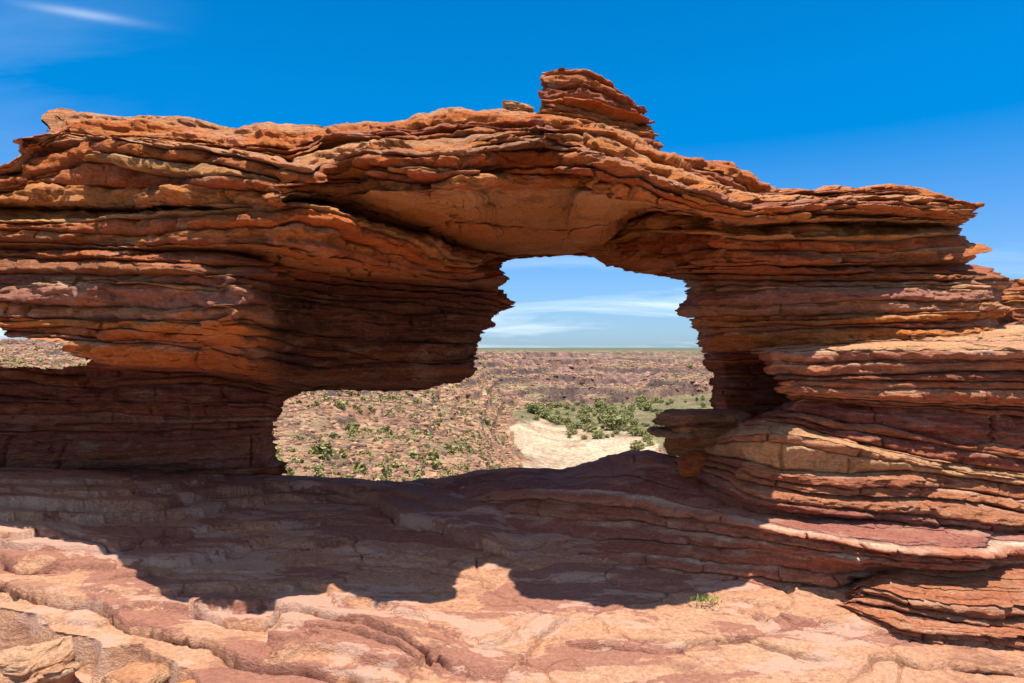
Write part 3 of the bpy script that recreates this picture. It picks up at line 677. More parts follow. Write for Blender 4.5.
def build_ground():
    pxs = np.concatenate([np.linspace(-900, -90, 90)[:-1], np.linspace(-90, 1115, 880), np.linspace(1115, 1950, 90)[1:]])
    pys = np.concatenate([np.linspace(705, 466, 420)])
    ys = 1.45 * FPX / (pys - HZ); ys = np.interp(np.linspace(0, 1, 420), [0, 1], [0, 1]) * 0 + ys
    ys = ys[(ys < 6.6)]
    ys = np.concatenate([np.linspace(-9, 2.6, 60), ys[ys > 2.62], np.linspace(6.62, 9, 40), np.linspace(9.2, 16, 20)])
    yy = np.repeat(ys[:, None], len(pxs), 1); xx = (pxs[None, :] - 512) * np.maximum(yy, 2.6) / FPX
    xx = xx + 0; 
    z = ground_base(xx, yy)
    near = sstep(9, 6.5, yy) * sstep(-2, 2, yy)
    # terraces: thin beds dipping to the right, broken back to ragged steps
    cv, cb = cells2(xx * 1.5 + .3 * fbm2(xx * 3, yy * 3, 4, 3), yy * 2.6 + .3 * fbm2(xx * 3, yy * 3, 6, 3), 15)
    wob = 0.034 * fbm2(xx * 1.1, yy * 1.9, 3, 5, .6) + 0.012 * fbm2(xx * 8, yy * 10, 9, 4, .6) + .012 * cv
    s = z + 0.036 * xx + wob
    rs = np.random.default_rng(5); st = np.cumsum(rs.uniform(.022, .085, 120)); st -= st[50]
    idx = np.clip(np.searchsorted(st, s), 1, len(st) - 1)
    lo = st[idx - 1]; hi = st[idx]; f = (s - lo) / (hi - lo)
    q = lo + (hi - lo) * (0.12 * f + 0.88 * sstep(0.90, 0.99, f))
    str_ = (0.30 + 0.45 * sstep(620, 250, 512 + xx / np.maximum(yy, 2.6) * FPX)) * (1 + 0.9 * fbm2(xx * .8, yy * .8, 21, 2))
    z = z + near * (q - s + 0.5 * (hi - lo) * 0.2) * np.clip(str_, 0, 1) + near * wob * 0.45
    px = 512 + xx / np.maximum(yy, 2.6) * FPX
    # explicit broken edges
    groove = np.zeros_like(z)
    sel = (yy > 2.2) & (yy < 6.9) & (px > -250) & (px < 1250)
    X = xx[sel]; Y = yy[sel]
    jx = X + 0.06 * fbm2(X * 5, Y * 5, 41, 4, .45); jy = Y + 0.06 * fbm2(X * 5, Y * 5, 47, 4, .45)
    dz = np.zeros_like(X); gr = np.zeros_like(X); lipf = np.zeros_like(X)
    for poly, h, fall in LEDGES:
        P = [ground_px(*p) for p in poly]
        d = polydist(jx, jy, P, closed=False)
        yl = np.interp(jx, [p[0] for p in sorted(P)], [p[1] for p in sorted(P)])
        x0 = min(p[0] for p in P); x1 = max(p[0] for p in P)
        ins = sstep(x0 - .05, x0 + .25, jx) * sstep(x1 + .05, x1 - .25, jx)
        side = (jy > yl)
        dz += np.where(side, h * np.exp(-d / fall) * sstep(0.0, 0.014, d), -0.25 * h * np.exp(-d / .10)) * ins
        lipf += np.where(side, np.exp(-(d / .028) ** 2), -.5 * np.exp(-(d / .02) ** 2)) * ins * (0 if h == .07 else min(1, h / .04)) * np.clip(.7 + noise2(jx * 4, jy * 4, 98), 0, 1.3)
        gr += 0.075 * np.exp(-(d / .011) ** 2) * ins * np.clip(.6 + 1.2 * noise2(jx * 3, jy * 3, 99), 0, 1)
    B = [ground_px(*p) for p in BREAK]
    poly = B + [(-1.0, 1.0), (-6.5, 1.0)]
    inb = inpoly(jx, jy, poly); db = polydist(jx, jy, B, closed=False)
    dz -= np.where(inb, 0.16 * sstep(0, .06, db) + .05 * fbm2(X * 5, Y * 7, 61, 3) * sstep(0, .2, db), 0)
    lipf += np.where(inb, -.1 * np.exp(-(db / .05) ** 2), .3 * np.exp(-(db / .07) ** 2)) * (np.abs(jx + 2.2) < 1.9)
    z[sel] += dz - gr
    lip = np.zeros_like(z); lip[sel] = lipf
    for _ in range(10): lip = (np.roll(lip, 1, 1) + lip + np.roll(lip, -1, 1)) / 3
    z += near * (0.010 * fbm2(xx * 2.2, yy * 3.5, 71, 3) + 0.0050 * fbm2(xx * 14, yy * 18, 73, 4, .6) - .022 * np.exp(-(cb / .022) ** 2) * sstep(.1, .4, noise2(xx * .9, yy * 1.3, 77)))
    V = np.stack([xx, yy - .05 * lip, z], -1)
    nr, nc = z.shape
    f, _ = grid_faces(nr, nc)
    # tint: slow drift between orange, pink and tan sandstone, by bed
    t1 = (0.5 + 0.5 * noise2(xx * 0.8, yy * 1.1, 81))[..., None]; t2 = (0.5 + 0.5 * np.sin(s * 95 + 2 * noise2(xx, yy, 83)))[..., None]
    col = np.array([0.58, 0.31, 0.175]) * t1 + np.array([0.54, 0.245, 0.125]) * (1 - t1)
    col = col * (0.9 + 0.1 * t2) + PINK * 0.10 * (1 - t2)
    o = mesh_np('ground', V.reshape(-1, 3), f.reshape(-1, 4)[:, ::-1], M_PLAT, col.reshape(-1, 3))
    tag(o, kind='structure')
    return o
build_ground()

# ------------------------------------------------------------------ sill slab, ledge stack and lower ledges on the right
def sheet_thing(name, H, B, u0, u1, nu, seed, mat, label, cat, back, pxf=None, sig=(2, 4), ra=1.0, loc=(0, 0, 0), tint=None, group=None, big=0.03, drop=None):
    V, col, info, U = bedded(H, B, u0, u1, nu, seed, sig=sig, pxfun=pxf, big=big)
    V = roughen(V, seed * 7, ra)
    nr, nc = V.shape[:2]; rb = []
    for i in range(back[0] + 1):
        t = i / back[0]; q = V[0].copy(); q[:, 1] += back[1] * t; q[:, 2] += back[2] * t ** 1.5 + back[3] * noise2(q[:, 0] * 6, q[:, 1] * 6, seed) * (i > 0); 
        q[:, 0] *= (1 + 0.02 * t) * q[:, 1] / V[0][:, 1]
        rb.append(q)
    q = rb[-1].copy(); q[:, 2] -= 1.2 * (1.0 if drop is None else sstep(drop, drop + 60, U)); rb.append(q)
    Bk = np.array(rb); f1, _ = grid_faces(nr, nc); f2, _ = grid_faces(len(rb), nc)
    cb = np.repeat(col[2][None], Bk.shape[0], 0).reshape(-1, 3)
    if tint is not None: col = col * np.array(tint); cb = cb * np.array(tint)
    o = mesh_np(name, np.concatenate([V.reshape(-1, 3), Bk.reshape(-1, 3)]), np.concatenate([f1.reshape(-1, 4), f2.reshape(-1, 4)[:, ::-1] + nr * nc]), mat,
                np.concatenate([col.reshape(-1, 3), cb]), loc=loc)
    return tag(o, label, cat, group)

RED = np.array([0.47, 0.18, 0.105]); CLAY = np.array([0.54, 0.255, 0.15])
SK = [[(280, 478, 6.3), (330, 480, 6.3), (400, 483, 6.25), (440, 479, 6.25), (480, 471, 6.25), (520, 469, 6.2), (560, 471, 6.2), (590, 462, 6.15), (622, 452, 6.1), (645, 450, 6.0), (670, 455, 5.9), (700, 470, 5.6), (760, 490, 5.1), (850, 505, 4.7), (1020, 515, 4.6), (1110, 520, 4.6)],
      [(280, 486, 6.1), (330, 488, 6.05), (378, 500, 5.9), (400, 508, 5.8), (450, 500, 5.75), (520, 490, 5.6), (600, 492, 5.3), (640, 497, 5.1), (700, 512, 4.62), (757, 524, 4.26), (800, 532, 4.12), (850, 542, 3.98), (920, 550, 3.9), (988, 553, 3.88), (1000, 545, 4.12), (1110, 545, 4.1)],
      [(280, 490, 6.0), (330, 491, 5.9), (378, 505, 5.75), (392, 518, 5.6), (440, 526, 5.4), (500, 536, 5.15), (560, 542, 4.98), (640, 540, 4.85), (700, 548, 4.56), (757, 550, 4.32), (800, 556, 4.18), (850, 562, 4.04), (920, 568, 3.98), (988, 572, 3.96), (1000, 572, 4.2), (1110, 575, 4.2)],
      [(280, 492, 5.95), (378, 508, 5.7), (392, 523, 5.55), (440, 534, 5.25), (500, 545, 4.95), (560, 556, 4.7), (640, 566, 4.52), (700, 573, 4.38), (757, 579, 4.26), (800, 584, 4.18), (835, 587, 4.14), (860, 582, 4.2), (920, 585, 4.25), (1110, 590, 4.3)],
      [(280, 500, 5.98), (378, 514, 5.74), (392, 532, 5.6), (440, 546, 5.32), (500, 560, 5.02), (560, 574, 4.78), (640, 588, 4.6), (700, 596, 4.46), (757, 604, 4.34), (835, 618, 4.3), (1110, 620, 4.4)]]
SB = [(3, .03, .02, [(PURPLE, 3), (MAROON, 2), (PINK, .6)], .5), (3, .03, .03, [(MAROON, 2), (RED, 3), (PURPLE, 1)], 1.3), (2, .03, .03, [(RED, 3), (MAROON, 2)], 1.1), (3, .03, .04, [(RED, 3), (PURPLE, 2), (MAROON, 1)], .4)]
sheet_thing('tilted_slab', SK, SB, 280, 1420, 1040, 51, M_SLAB, 'tilted maroon sandstone slab with pale bands forming the sill below the window', 'rock slab', (6, .5, -.25, .02), loc=(1.0, 5.2, .3))

def stack_px(U, k):
    # left end turns back out of sight behind the front faces
    e = [757, 755, 768, 768, 776, 790, 742, 700, 690, 700][k]
    return np.where(U > e, U, e + (e - U) * 0.22)
RK = [[(640, 350, 7), (735, 348, 6.2), (760, 348, 5.5), (800, 345, 5.55), (830, 338, 5.7), (900, 331, 5.75), (1024, 325, 5.75), (1120, 322, 5.75)],
      [(640, 358, 7), (735, 354, 6.0), (757, 353, 5.05), (790, 352, 5.0), (830, 351, 5.0), (900, 350, 5.0), (1024, 351, 4.95), (1120, 351, 4.95)],
      [(640, 372, 7), (740, 372, 6.0), (768, 374, 5.08), (830, 376, 5.05), (900, 374, 5.05), (1024, 370, 5.0), (1120, 370, 5.0)],
      [(640, 380, 7), (740, 380, 6.0), (768, 380, 5.02), (830, 380, 5.0), (900, 381, 5.0), (1024, 383, 4.95), (1120, 385, 4.95)],
      [(640, 392, 7), (745, 392, 6.0), (776, 393, 5.05), (830, 396, 5.03), (900, 400, 5.02), (1024, 405, 5.0), (1120, 408, 5.0)],
      [(640, 396, 7), (750, 396, 6.1), (784, 398, 5.2), (830, 402, 5.15), (900, 406, 5.14), (1024, 411, 5.1), (1120, 414, 5.1)],
      [(640, 420, 7), (700, 418, 6.3), (735, 424, 5.5), (760, 421, 5.25), (800, 425, 5.18), (830, 436, 5.12), (880, 447, 5.08), (920, 456, 5.05), (960, 464, 5.05), (1024, 474, 5.0), (1120, 478, 5.0)],
      [(640, 432, 7), (690, 440, 6.2), (712, 440, 5.7), (730, 436, 5.2), (760, 434, 4.95), (800, 436, 4.85), (830, 442, 4.82), (860, 450, 4.8), (912, 460, 4.85), (945, 468, 5.0), (1024, 480, 4.98), (1120, 484, 4.98)],
      [(640, 445, 7), (690, 450, 6.2), (712, 455, 5.7), (740, 460, 5.1), (780, 470, 4.95), (850, 476, 4.86), (912, 471, 4.88), (945, 474, 5.0), (1024, 486, 5.0), (1120, 490, 5.0)],
      [(640, 470, 7), (680, 470, 6.2), (700, 472, 5.7), (720, 482, 5.2), (757, 500, 4.92), (808, 508, 4.78), (880, 516, 4.75), (960, 520, 4.75), (1024, 528, 4.75), (1120, 535, 4.75)],
      [(640, 500, 7), (680, 500, 6.2), (700, 510, 5.7), (757, 525, 5.1), (880, 540, 5.0), (1024, 550, 5.0), (1120, 560, 5.0)]]
def stack_px(U, k):
    e = [757, 755, 768, 768, 776, 786, 740, 715, 705, 695, 690][k]
    return np.where(U > e, U, e + (e - U) * 0.40)
RK = [[(u, py, Y * (.90 if Y < 5.8 else 1)) for u, py, Y in h] for h in RK]
RB = [(2, .03, .02, [(TAN, 3), (PINK, 2), (RED, 1)], .5), (3, .022, .035, [(RED, 3), (MAROON, 2), (PINK, 2)], .9), (1, .02, .07, [(DARK, 1), (MAROON, 1)], .3), (2, .02, .05, [(RED, 3), (CLAY, 1), (MAROON, 1)], .8),
      (2, .02, .05, [(DARK, 1), (CLAY, 1)], .2), (4, .035, .05, [(MAROON, 3), (PURPLE, 2), (RED, 2), (TAN, 1)], .45), (2, .03, .02, [(CLAY, 2), (TAN, 2)], .6), (2, .02, .05, [(CLAY, 3), (TAN, 2)], .5),
      (3, .035, .06, [(RED, 3), (MAROON, 2), (CLAY, 2)], .7), (2, .03, .03, [(PURPLE, 2), (RED, 2)], .3)]
sheet_thing('ledge_stack', RK, RB, 640, 1420, 840, 61, M_ROCK, 'stack of thin red ledges with a flat top at the foot of the right pier', 'rock ledges', (6, 1.0, .0, .015), pxf=stack_px, sig=(1.5, 3), drop=775, loc=(2.4, 5.1, .5))

LK = [[(822, 600, 4.2), (860, 580, 4.2), (880, 566, 4.2), (900, 563, 4.15), (1120, 570, 4.15)],
      [(822, 603, 4.15), (845, 598, 4.0), (862, 588, 3.95), (885, 592, 3.82), (905, 600, 3.72), (950, 604, 3.70), (1024, 607, 3.66), (1120, 612, 3.62)],
      [(822, 606, 4.15), (850, 600, 4.0), (865, 602, 3.93), (900, 614, 3.76), (960, 620, 3.74), (1024, 628, 3.70), (1120, 634, 3.66)],
      [(822, 608, 4.1), (832, 602, 3.98), (845, 606, 3.88), (880, 620, 3.65), (920, 629, 3.57), (1024, 637, 3.50), (1120, 645, 3.45)],
      [(822, 614, 4.1), (835, 614, 3.98), (860, 626, 3.76), (890, 637, 3.62), (920, 645, 3.57), (1024, 656, 3.50), (1120, 664, 3.45)],
      [(822, 640, 4.2), (890, 660, 3.75), (1024, 680, 3.6), (1120, 690, 3.55)]]
LB = [(3, .03, .03, [(RED, 3), (CLAY, 1), (MAROON, 1)], .4), (2, .03, .03, [(RED, 3), (PINK, 1.5)], .8), (2, .03, .04, [(RED, 2), (PURPLE, 2)], .3), (2, .03, .02, [(PINK, 2), (RED, 3)], .8), (1, .02, .02, [(RED, 1)], .1)]
sheet_thing('low_ledge', LK, LB, 822, 1420, 640, 71, M_ROCK, 'low broken red ledges stepping down to the sunlit ground below the tilted slab', 'rock ledges', (4, .5, .0, .01), sig=(1.5, 3), loc=(2.6, 4.1, .2))

OK_ = [[(985, 300, 8.5), (994, 288, 7.9), (1000, 282, 7.8), (1010, 279, 7.8), (1030, 277, 7.8), (1060, 270, 7.8), (1180, 262, 7.8)],
       [(985, 306, 8.5), (998, 302, 7.7), (1012, 300, 7.65), (1060, 298, 7.6), (1180, 296, 7.6)],
       [(985, 325, 8.5), (1000, 322, 7.6), (1060, 320, 7.5), (1180, 320, 7.5)],
       [(985, 350, 8.5), (1000, 350, 7.4), (1060, 350, 7.3), (1180, 350, 7.3)],
       [(985, 400, 8.5), (1000, 400, 7.4), (1060, 400, 7.3), (1180, 400, 7.3)]]
sheet_thing('rock_outcrop', OK_, [(3, .05, .05, PT, .6), (3, .06, .06, PR, .6), (4, .06, .06, PR, .5), (3, .05, .05, PR, .4)], 985, 1500, 330, 81, M_ROCK, 'orange layered outcrop standing behind the right end of the arch', 'rock outcrop', (4, 1.2, -.1, .03), loc=(5.6, 7.8, .5))

# ------------------------------------------------------------------ loose blocks and small things
def rock_block(name, px, py, size, seed, label, cat, mat, lift=0.0, rot=0.0, tint=TAN, at=None):
    """a worn bedded block: a plane-cut, laminated lump of stone"""
    import bmesh
    bm = bmesh.new(); bmesh.ops.create_icosphere(bm, subdivisions=6, radius=1)
    V = np.array([v.co[:] for v in bm.verts]); Fq = np.array([[v.index for v in f.verts] for f in bm.faces]); bm.free()
    r = np.random.default_rng(seed)
    V = np.sign(V) * np.abs(V) ** (.38 if size[2] < .15 else .5)
    for i in range(9):
        n = r.normal(size=3); n[2] *= .5; n /= np.linalg.norm(n); d = r.uniform(.78, 1.05); q = V @ n; V = V - np.outer(np.maximum(0, q - d), n) * .93
    V *= np.array(size) / 2
    lay = noise2(V[:, 2] * 22 + 5 * seed, V[:, 0] * 1.2 + V[:, 1] * 1.2, seed); c1, b1 = cells2(V[:, 0] * 7 + V[:, 1] * 3, V[:, 2] * 20, seed)
    V[:, :2] *= (1 + .08 * lay + .05 * c1 + .03 * noise3(V[:, 0] * 9, V[:, 1] * 9, V[:, 2] * 60, seed + 5))[:, None]
    V += .012 * np.stack([noise3(V[:, 0] * 14, V[:, 1] * 14, V[:, 2] * 26, seed + i) for i in range(3)], -1)
    V = roughen(V.astype(F32), seed + 40, 1.0)
    c, s = math.cos(rot), math.sin(rot); V = np.stack([V[:, 0] * c - V[:, 1] * s, V[:, 0] * s + V[:, 1] * c, V[:, 2]], -1)
    if at is None:
        x, y = ground_px(px, py); z = float(ground_base(np.array(x), np.array(y))); loc = (x, y, z + lift)
    else: loc = at
    t = np.clip(.5 + .8 * lay, 0, 1)[:, None]; col = tint * t + (tint * .6 + RUST * .4) * (1 - t)
    o = mesh_np(name, V, Fq, mat, col); o.location = loc
    return tag(o, label, cat)
rock_block('rock_block', 32, 660, (.44, .36, .22), 3, 'large pale fractured block lying in the bottom left corner below the broken ledge', 'rock', M_ROCK, -.05, .2, np.array([.70, .46, .30]))
rock_block('rock_block', 142, 664, (.28, .24, .17), 5, 'orange wedge shaped block lodged under the broken ledge right of the corner block', 'rock', M_ROCK, -.09, -.3, np.array([.70, .42, .26]))
rock_block('rock_block', 188, 674, (.15, .14, .10), 8, 'small orange stone at the bottom edge between the wedge block and the ledge', 'rock', M_ROCK, -.09, .6, np.array([.66, .34, .18]))
x, z = world_of(519, 104, 5.2)
rock_block('loose_stone', 0, 0, (.24, .2, .10), 14, 'small pale rounded stone resting on the crest just left of the capstone', 'rock', M_ROCK, at=(x, 5.25, z - .02), tint=np.array([.68, .40, .20]))

def grass_tuft(px, py, label, n=60, h=.045, at=None, cs=((.14, .20, .03), (.26, .27, .05)), name='grass_tuft', spread=.11):
    r = np.random.default_rng(int(px)); V, Fq = [], []
    for i in range(n):
        b = np.array([r.normal(0, spread * .45), r.normal(0, spread * .25), 0]); a = r.uniform(0, 6.28); le = h * r.uniform(.5, 1.2); w_ = .0035
        d = np.array([math.cos(a), math.sin(a), 0]); side = np.array([-d[1], d[0], 0]) * w_; k = len(V)
        for t in (0, .5, 1): 
            c = b + d * le * .7 * t ** 1.5 + np.array([0, 0, le * (t - .35 * t * t)]); V += [c - side * (1 - .8 * t), c + side * (1 - .8 * t)]
        Fq += [(k, k + 1, k + 3, k + 2), (k + 2, k + 3, k + 5, k + 4)]
    m = leaf_material_small(name, *cs)
    if at is None:
        x, y = ground_px(px, py); at = (x, y, float(ground_base(np.array(x), np.array(y))) + .015)
    o = mesh_np(name, np.array(V), np.array(Fq), m, smooth=False); o.location = at
    return tag(o, label, 'grass')
def leaf_material_small(name, c1, c2):
    m, nt, b = new_mat(name); gi = nt.nodes.new('ShaderNodeNewGeometry'); mx = nt.nodes.new('ShaderNodeMixRGB')
    mx.inputs[1].default_value = (*c1, 1); mx.inputs[2].default_value = (*c2, 1); nt.links.new(gi.outputs['Random Per Island'], mx.inputs[0]); nt.links.new(mx.outputs[0], b.inputs['Base Color'])
    return m
grass_tuft(706, 603, 'low green grass tuft growing at the shadow edge below the tilted slab')
x, z = world_of(303, 196, 4.15)
grass_tuft(303, 196, 'dry pale grass tuft growing in the dark cleft left of the lintel', 40, .10, (x, 4.0, z), ((.42, .34, .18), (.5, .42, .28)), 'dry_grass_tuft', .08)

for px, py, Y, sz, sd, lab in ((700, 418, 5.75, (.76, .6, .12), 21, 'flat grey brown slab jutting into the window from the foot of the right pier'),
                               (674, 433, 5.7, (.34, .45, .06), 22, 'thin broken slab poking out just below the flat slab by the right pier'),
                               (706, 438, 5.8, (.66, .55, .34), 23, 'chunky orange block carrying the flat slab at the foot of the right pier'),
                               (712, 466, 5.55, (.62, .5, .22), 24, 'dark red block at the bottom of the pile below the right pier')):
    x, z = world_of(px, py, Y)
    rock_block('rock_slab' if sz[2] < .15 else 'rock_block', 0, 0, sz, sd, lab, 'rock', M_ROCK, at=(x, Y, z), tint=[np.array([.46, .27, .17]), np.array([.50, .30, .19]), np.array([.58, .30, .15]), RUST][sd - 21])
# ------------------------------------------------------------------ the gorge behind
def land_material():
    m, nt, b = new_mat('gorge_land'); N = nt.nodes; L = nt.links
    b.inputs['Roughness'].default_value = 0.95
    at = N.new('ShaderNodeVertexColor'); at.layer_name = 'rock_tint'
    tc = N.new('ShaderNodeTexCoord')
    def noise(s, det, sc=(1, 1, 1), ro=.65):
        mp = N.new('ShaderNodeMapping'); mp.inputs['Scale'].default_value = sc; L.new(tc.outputs['Object'], mp.inputs[0])
        n = N.new('ShaderNodeTexNoise'); n.inputs['Scale'].default_value = s; n.inputs['Detail'].default_value = det; n.inputs['Roughness'].default_value = ro; L.new(mp.outputs[0], n.inputs['Vector']); return n.outputs['Fac']
    n1 = noise(.55, 8); n2 = noise(.06, 6, (1, 1, 5))
    r = N.new('ShaderNodeMapRange'); r.inputs['From Min'].default_value = .3; r.inputs['From Max'].default_value = .7; r.inputs['To Min'].default_value = .35; r.inputs['To Max'].default_value = 1.6; L.new(n1, r.inputs['Value'])
    r2 = N.new('ShaderNodeMapRange'); r2.inputs['From Min'].default_value = .3; r2.inputs['From Max'].default_value = .7; r2.inputs['To Min'].default_value = .75; r2.inputs['To Max'].default_value = 1.2; L.new(n2, r2.inputs['Value'])
    mu = N.new('ShaderNodeMath'); mu.operation = 'MULTIPLY'; L.new(r.outputs[0], mu.inputs[0]); L.new(r2.outputs[0], mu.inputs[1])
    sc = N.new('ShaderNodeVectorMath'); sc.operation = 'SCALE'; L.new(at.outputs['Color'], sc.inputs[0]); L.new(mu.outputs[0], sc.inputs['Scale'])
    L.new(sc.outputs[0], b.inputs['Base Color'])
    bp = N.new('ShaderNodeBump'); bp.inputs['Strength'].default_value = .9; bp.inputs['Distance'].default_value = 1.2; L.new(n1, bp.inputs['Height']); L.new(bp.outputs[0], b.inputs['Normal'])
    return m
M_LAND = land_material()

# profiles of the land by view column: (distance, picture row)
LAND = {
 -500: [(14, 800), (50, 480), (150, 390), (300, 356), (600, 345), (1200, 341), (2500, 343), (6000, 346)],
 -60: [(14, 800), (60, 470), (150, 385), (260, 368), (420, 352), (620, 341), (900, 339), (1500, 341), (2500, 345), (6000, 347)],
 60: [(14, 800), (60, 470), (150, 388), (260, 370), (420, 355), (640, 343), (900, 340), (1500, 342), (2500, 345), (6000, 347)],
 180: [(14, 800), (50, 500), (100, 440), (170, 402), (280, 375), (480, 356), (700, 347), (1500, 346), (2500, 347), (6000, 347.5)],
 280: [(14, 800), (40, 520), (70, 478), (110, 446), (160, 415), (230, 392), (330, 374), (520, 358), (720, 351), (1000, 349), (2500, 348.5), (6000, 348)],
 400: [(14, 800), (40, 530), (70, 486), (110, 456), (160, 428), (230, 404), (330, 382), (480, 364), (700, 354), (950, 350), (2500, 348.8), (6000, 348)],
 470: [(14, 820), (40, 545), (75, 496), (120, 470), (180, 446), (260, 422), (350, 402), (460, 384), (600, 368), (760, 357), (950, 350.5), (2500, 349), (6000, 348)],
 510: [(14, 840), (50, 560), (100, 508), (160, 484), (240, 462), (300, 445), (400, 417), (500, 399), (600, 386), (720, 369), (860, 356), (1050, 350.5), (2500, 349), (6000, 348)],
 560: [(14, 860), (60, 570), (120, 516), (200, 487), (250, 474), (320, 447), (400, 427), (500, 411), (580, 403), (604, 399.5), (612, 385), (760, 370), (950, 357), (1200, 350.5), (2500, 349), (6000, 348)],
 620: [(14, 860), (60, 570), (120, 516), (200, 487), (250, 474), (320, 444), (400, 424), (480, 412), (540, 406), (572, 401.5), (579, 387), (720, 373), (900, 360), (1200, 351), (2500, 349), (6000, 348)],
 700: [(14, 860), (60, 570), (120, 516), (200, 480), (250, 462), (320, 436), (400, 418), (480, 404), (550, 397), (570, 395), (578, 383), (740, 371), (900, 361), (1250, 351), (2500, 349), (6000, 348)],
 900: [(14, 860), (60, 570), (120, 510), (200, 470), (320, 425), (480, 398), (600, 380), (740, 368), (900, 358), (1250, 350), (2500, 349), (6000, 348)],
 1500: [(14, 860), (60, 560), (120, 490), (200, 440), (320, 400), (600, 370), (900, 356), (1250, 350), (2500, 349), (6000, 348)],
}
LC = sorted(LAND)
_ly = np.log(np.geomspace(14, 6000, 400))
_tab = np.array([np.interp(_ly, np.log([p[0] for p in LAND[c]]), [EYE - (p[1] - HZ) * p[0] / FPX for p in LAND[c]]) for c in LC])
def land_base(px, Y):
    ly = np.clip(np.log(np.maximum(Y, 14.0)), _ly[0], _ly[-1])
    fj = (ly - _ly[0]) / (_ly[1] - _ly[0]); j = np.clip(fj.astype(int), 0, 398); tj = fj - j
    ci = np.clip(np.searchsorted(LC, px) - 1, 0, len(LC) - 2); c0 = np.array(LC)[ci]; c1 = np.array(LC)[ci + 1]
    t = np.clip((px - c0) / (c1 - c0), 0, 1); t = t * t * (3 - 2 * t)
    a = _tab[ci, j] * (1 - tj) + _tab[ci, j + 1] * tj; b = _tab[ci + 1, j] * (1 - tj) + _tab[ci + 1, j + 1] * tj
    return a * (1 - t) + b * t
SAND = [(528, 480), (522, 452), (514, 436), (513, 427), (522, 421), (545, 419), (556, 425), (575, 425), (600, 427), (628, 429), (650, 437), (660, 455), (660, 500), (505, 500)]
VEG = [(515, 413), (540, 409), (575, 404), (600, 405), (650, 401), (720, 394), (720, 450), (668, 452), (650, 435), (628, 427), (600, 425), (575, 423), (556, 423), (545, 417), (522, 420)]
def land_xy(x, y):
    """height and (picture-plane) column of the land"""
    px = 512 + x / np.maximum(y, 5) * FPX
    jit = 5 * fbm2(x / 14, y / 22, 231, 4, .6)
    z0 = land_base(px, y)
    py = HZ - (z0 - EYE) / np.maximum(y, 5) * FPX
    far = sstep(25, 160, y)
    rough = 0.6 * fbm2(x / 9, y / 9, 201, 3) * sstep(20, 60, y) + 3.6 * far * fbm2(x / 50, y / 50, 205, 4) + 5 * sstep(480, 700, y) * fbm2(x / 90, y / 60, 206, 3)
    flat = sstep(3, 0, np.where(inpoly(px + 1.6 * jit, py, SAND), 0, polydist(px + 1.6 * jit, py, SAND)))
    veg = sstep(5, 0, np.where(inpoly(px + jit, py + .4 * jit, VEG), 0, polydist(px + jit, py + .4 * jit, VEG)))
    keep = 1 - np.maximum(flat, veg)
    top = sstep(1000, 1500, y)
    keep = keep * (1 - .93 * top)
    z = z0 + rough * keep
    # cliff benches
    s = z + 1.2 * fbm2(x / 30, y / 30, 207, 3)
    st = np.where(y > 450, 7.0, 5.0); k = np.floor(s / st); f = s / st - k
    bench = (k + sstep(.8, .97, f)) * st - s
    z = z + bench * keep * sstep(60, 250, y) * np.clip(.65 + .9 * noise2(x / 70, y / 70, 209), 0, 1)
    return z, px, py, flat, veg, top, f

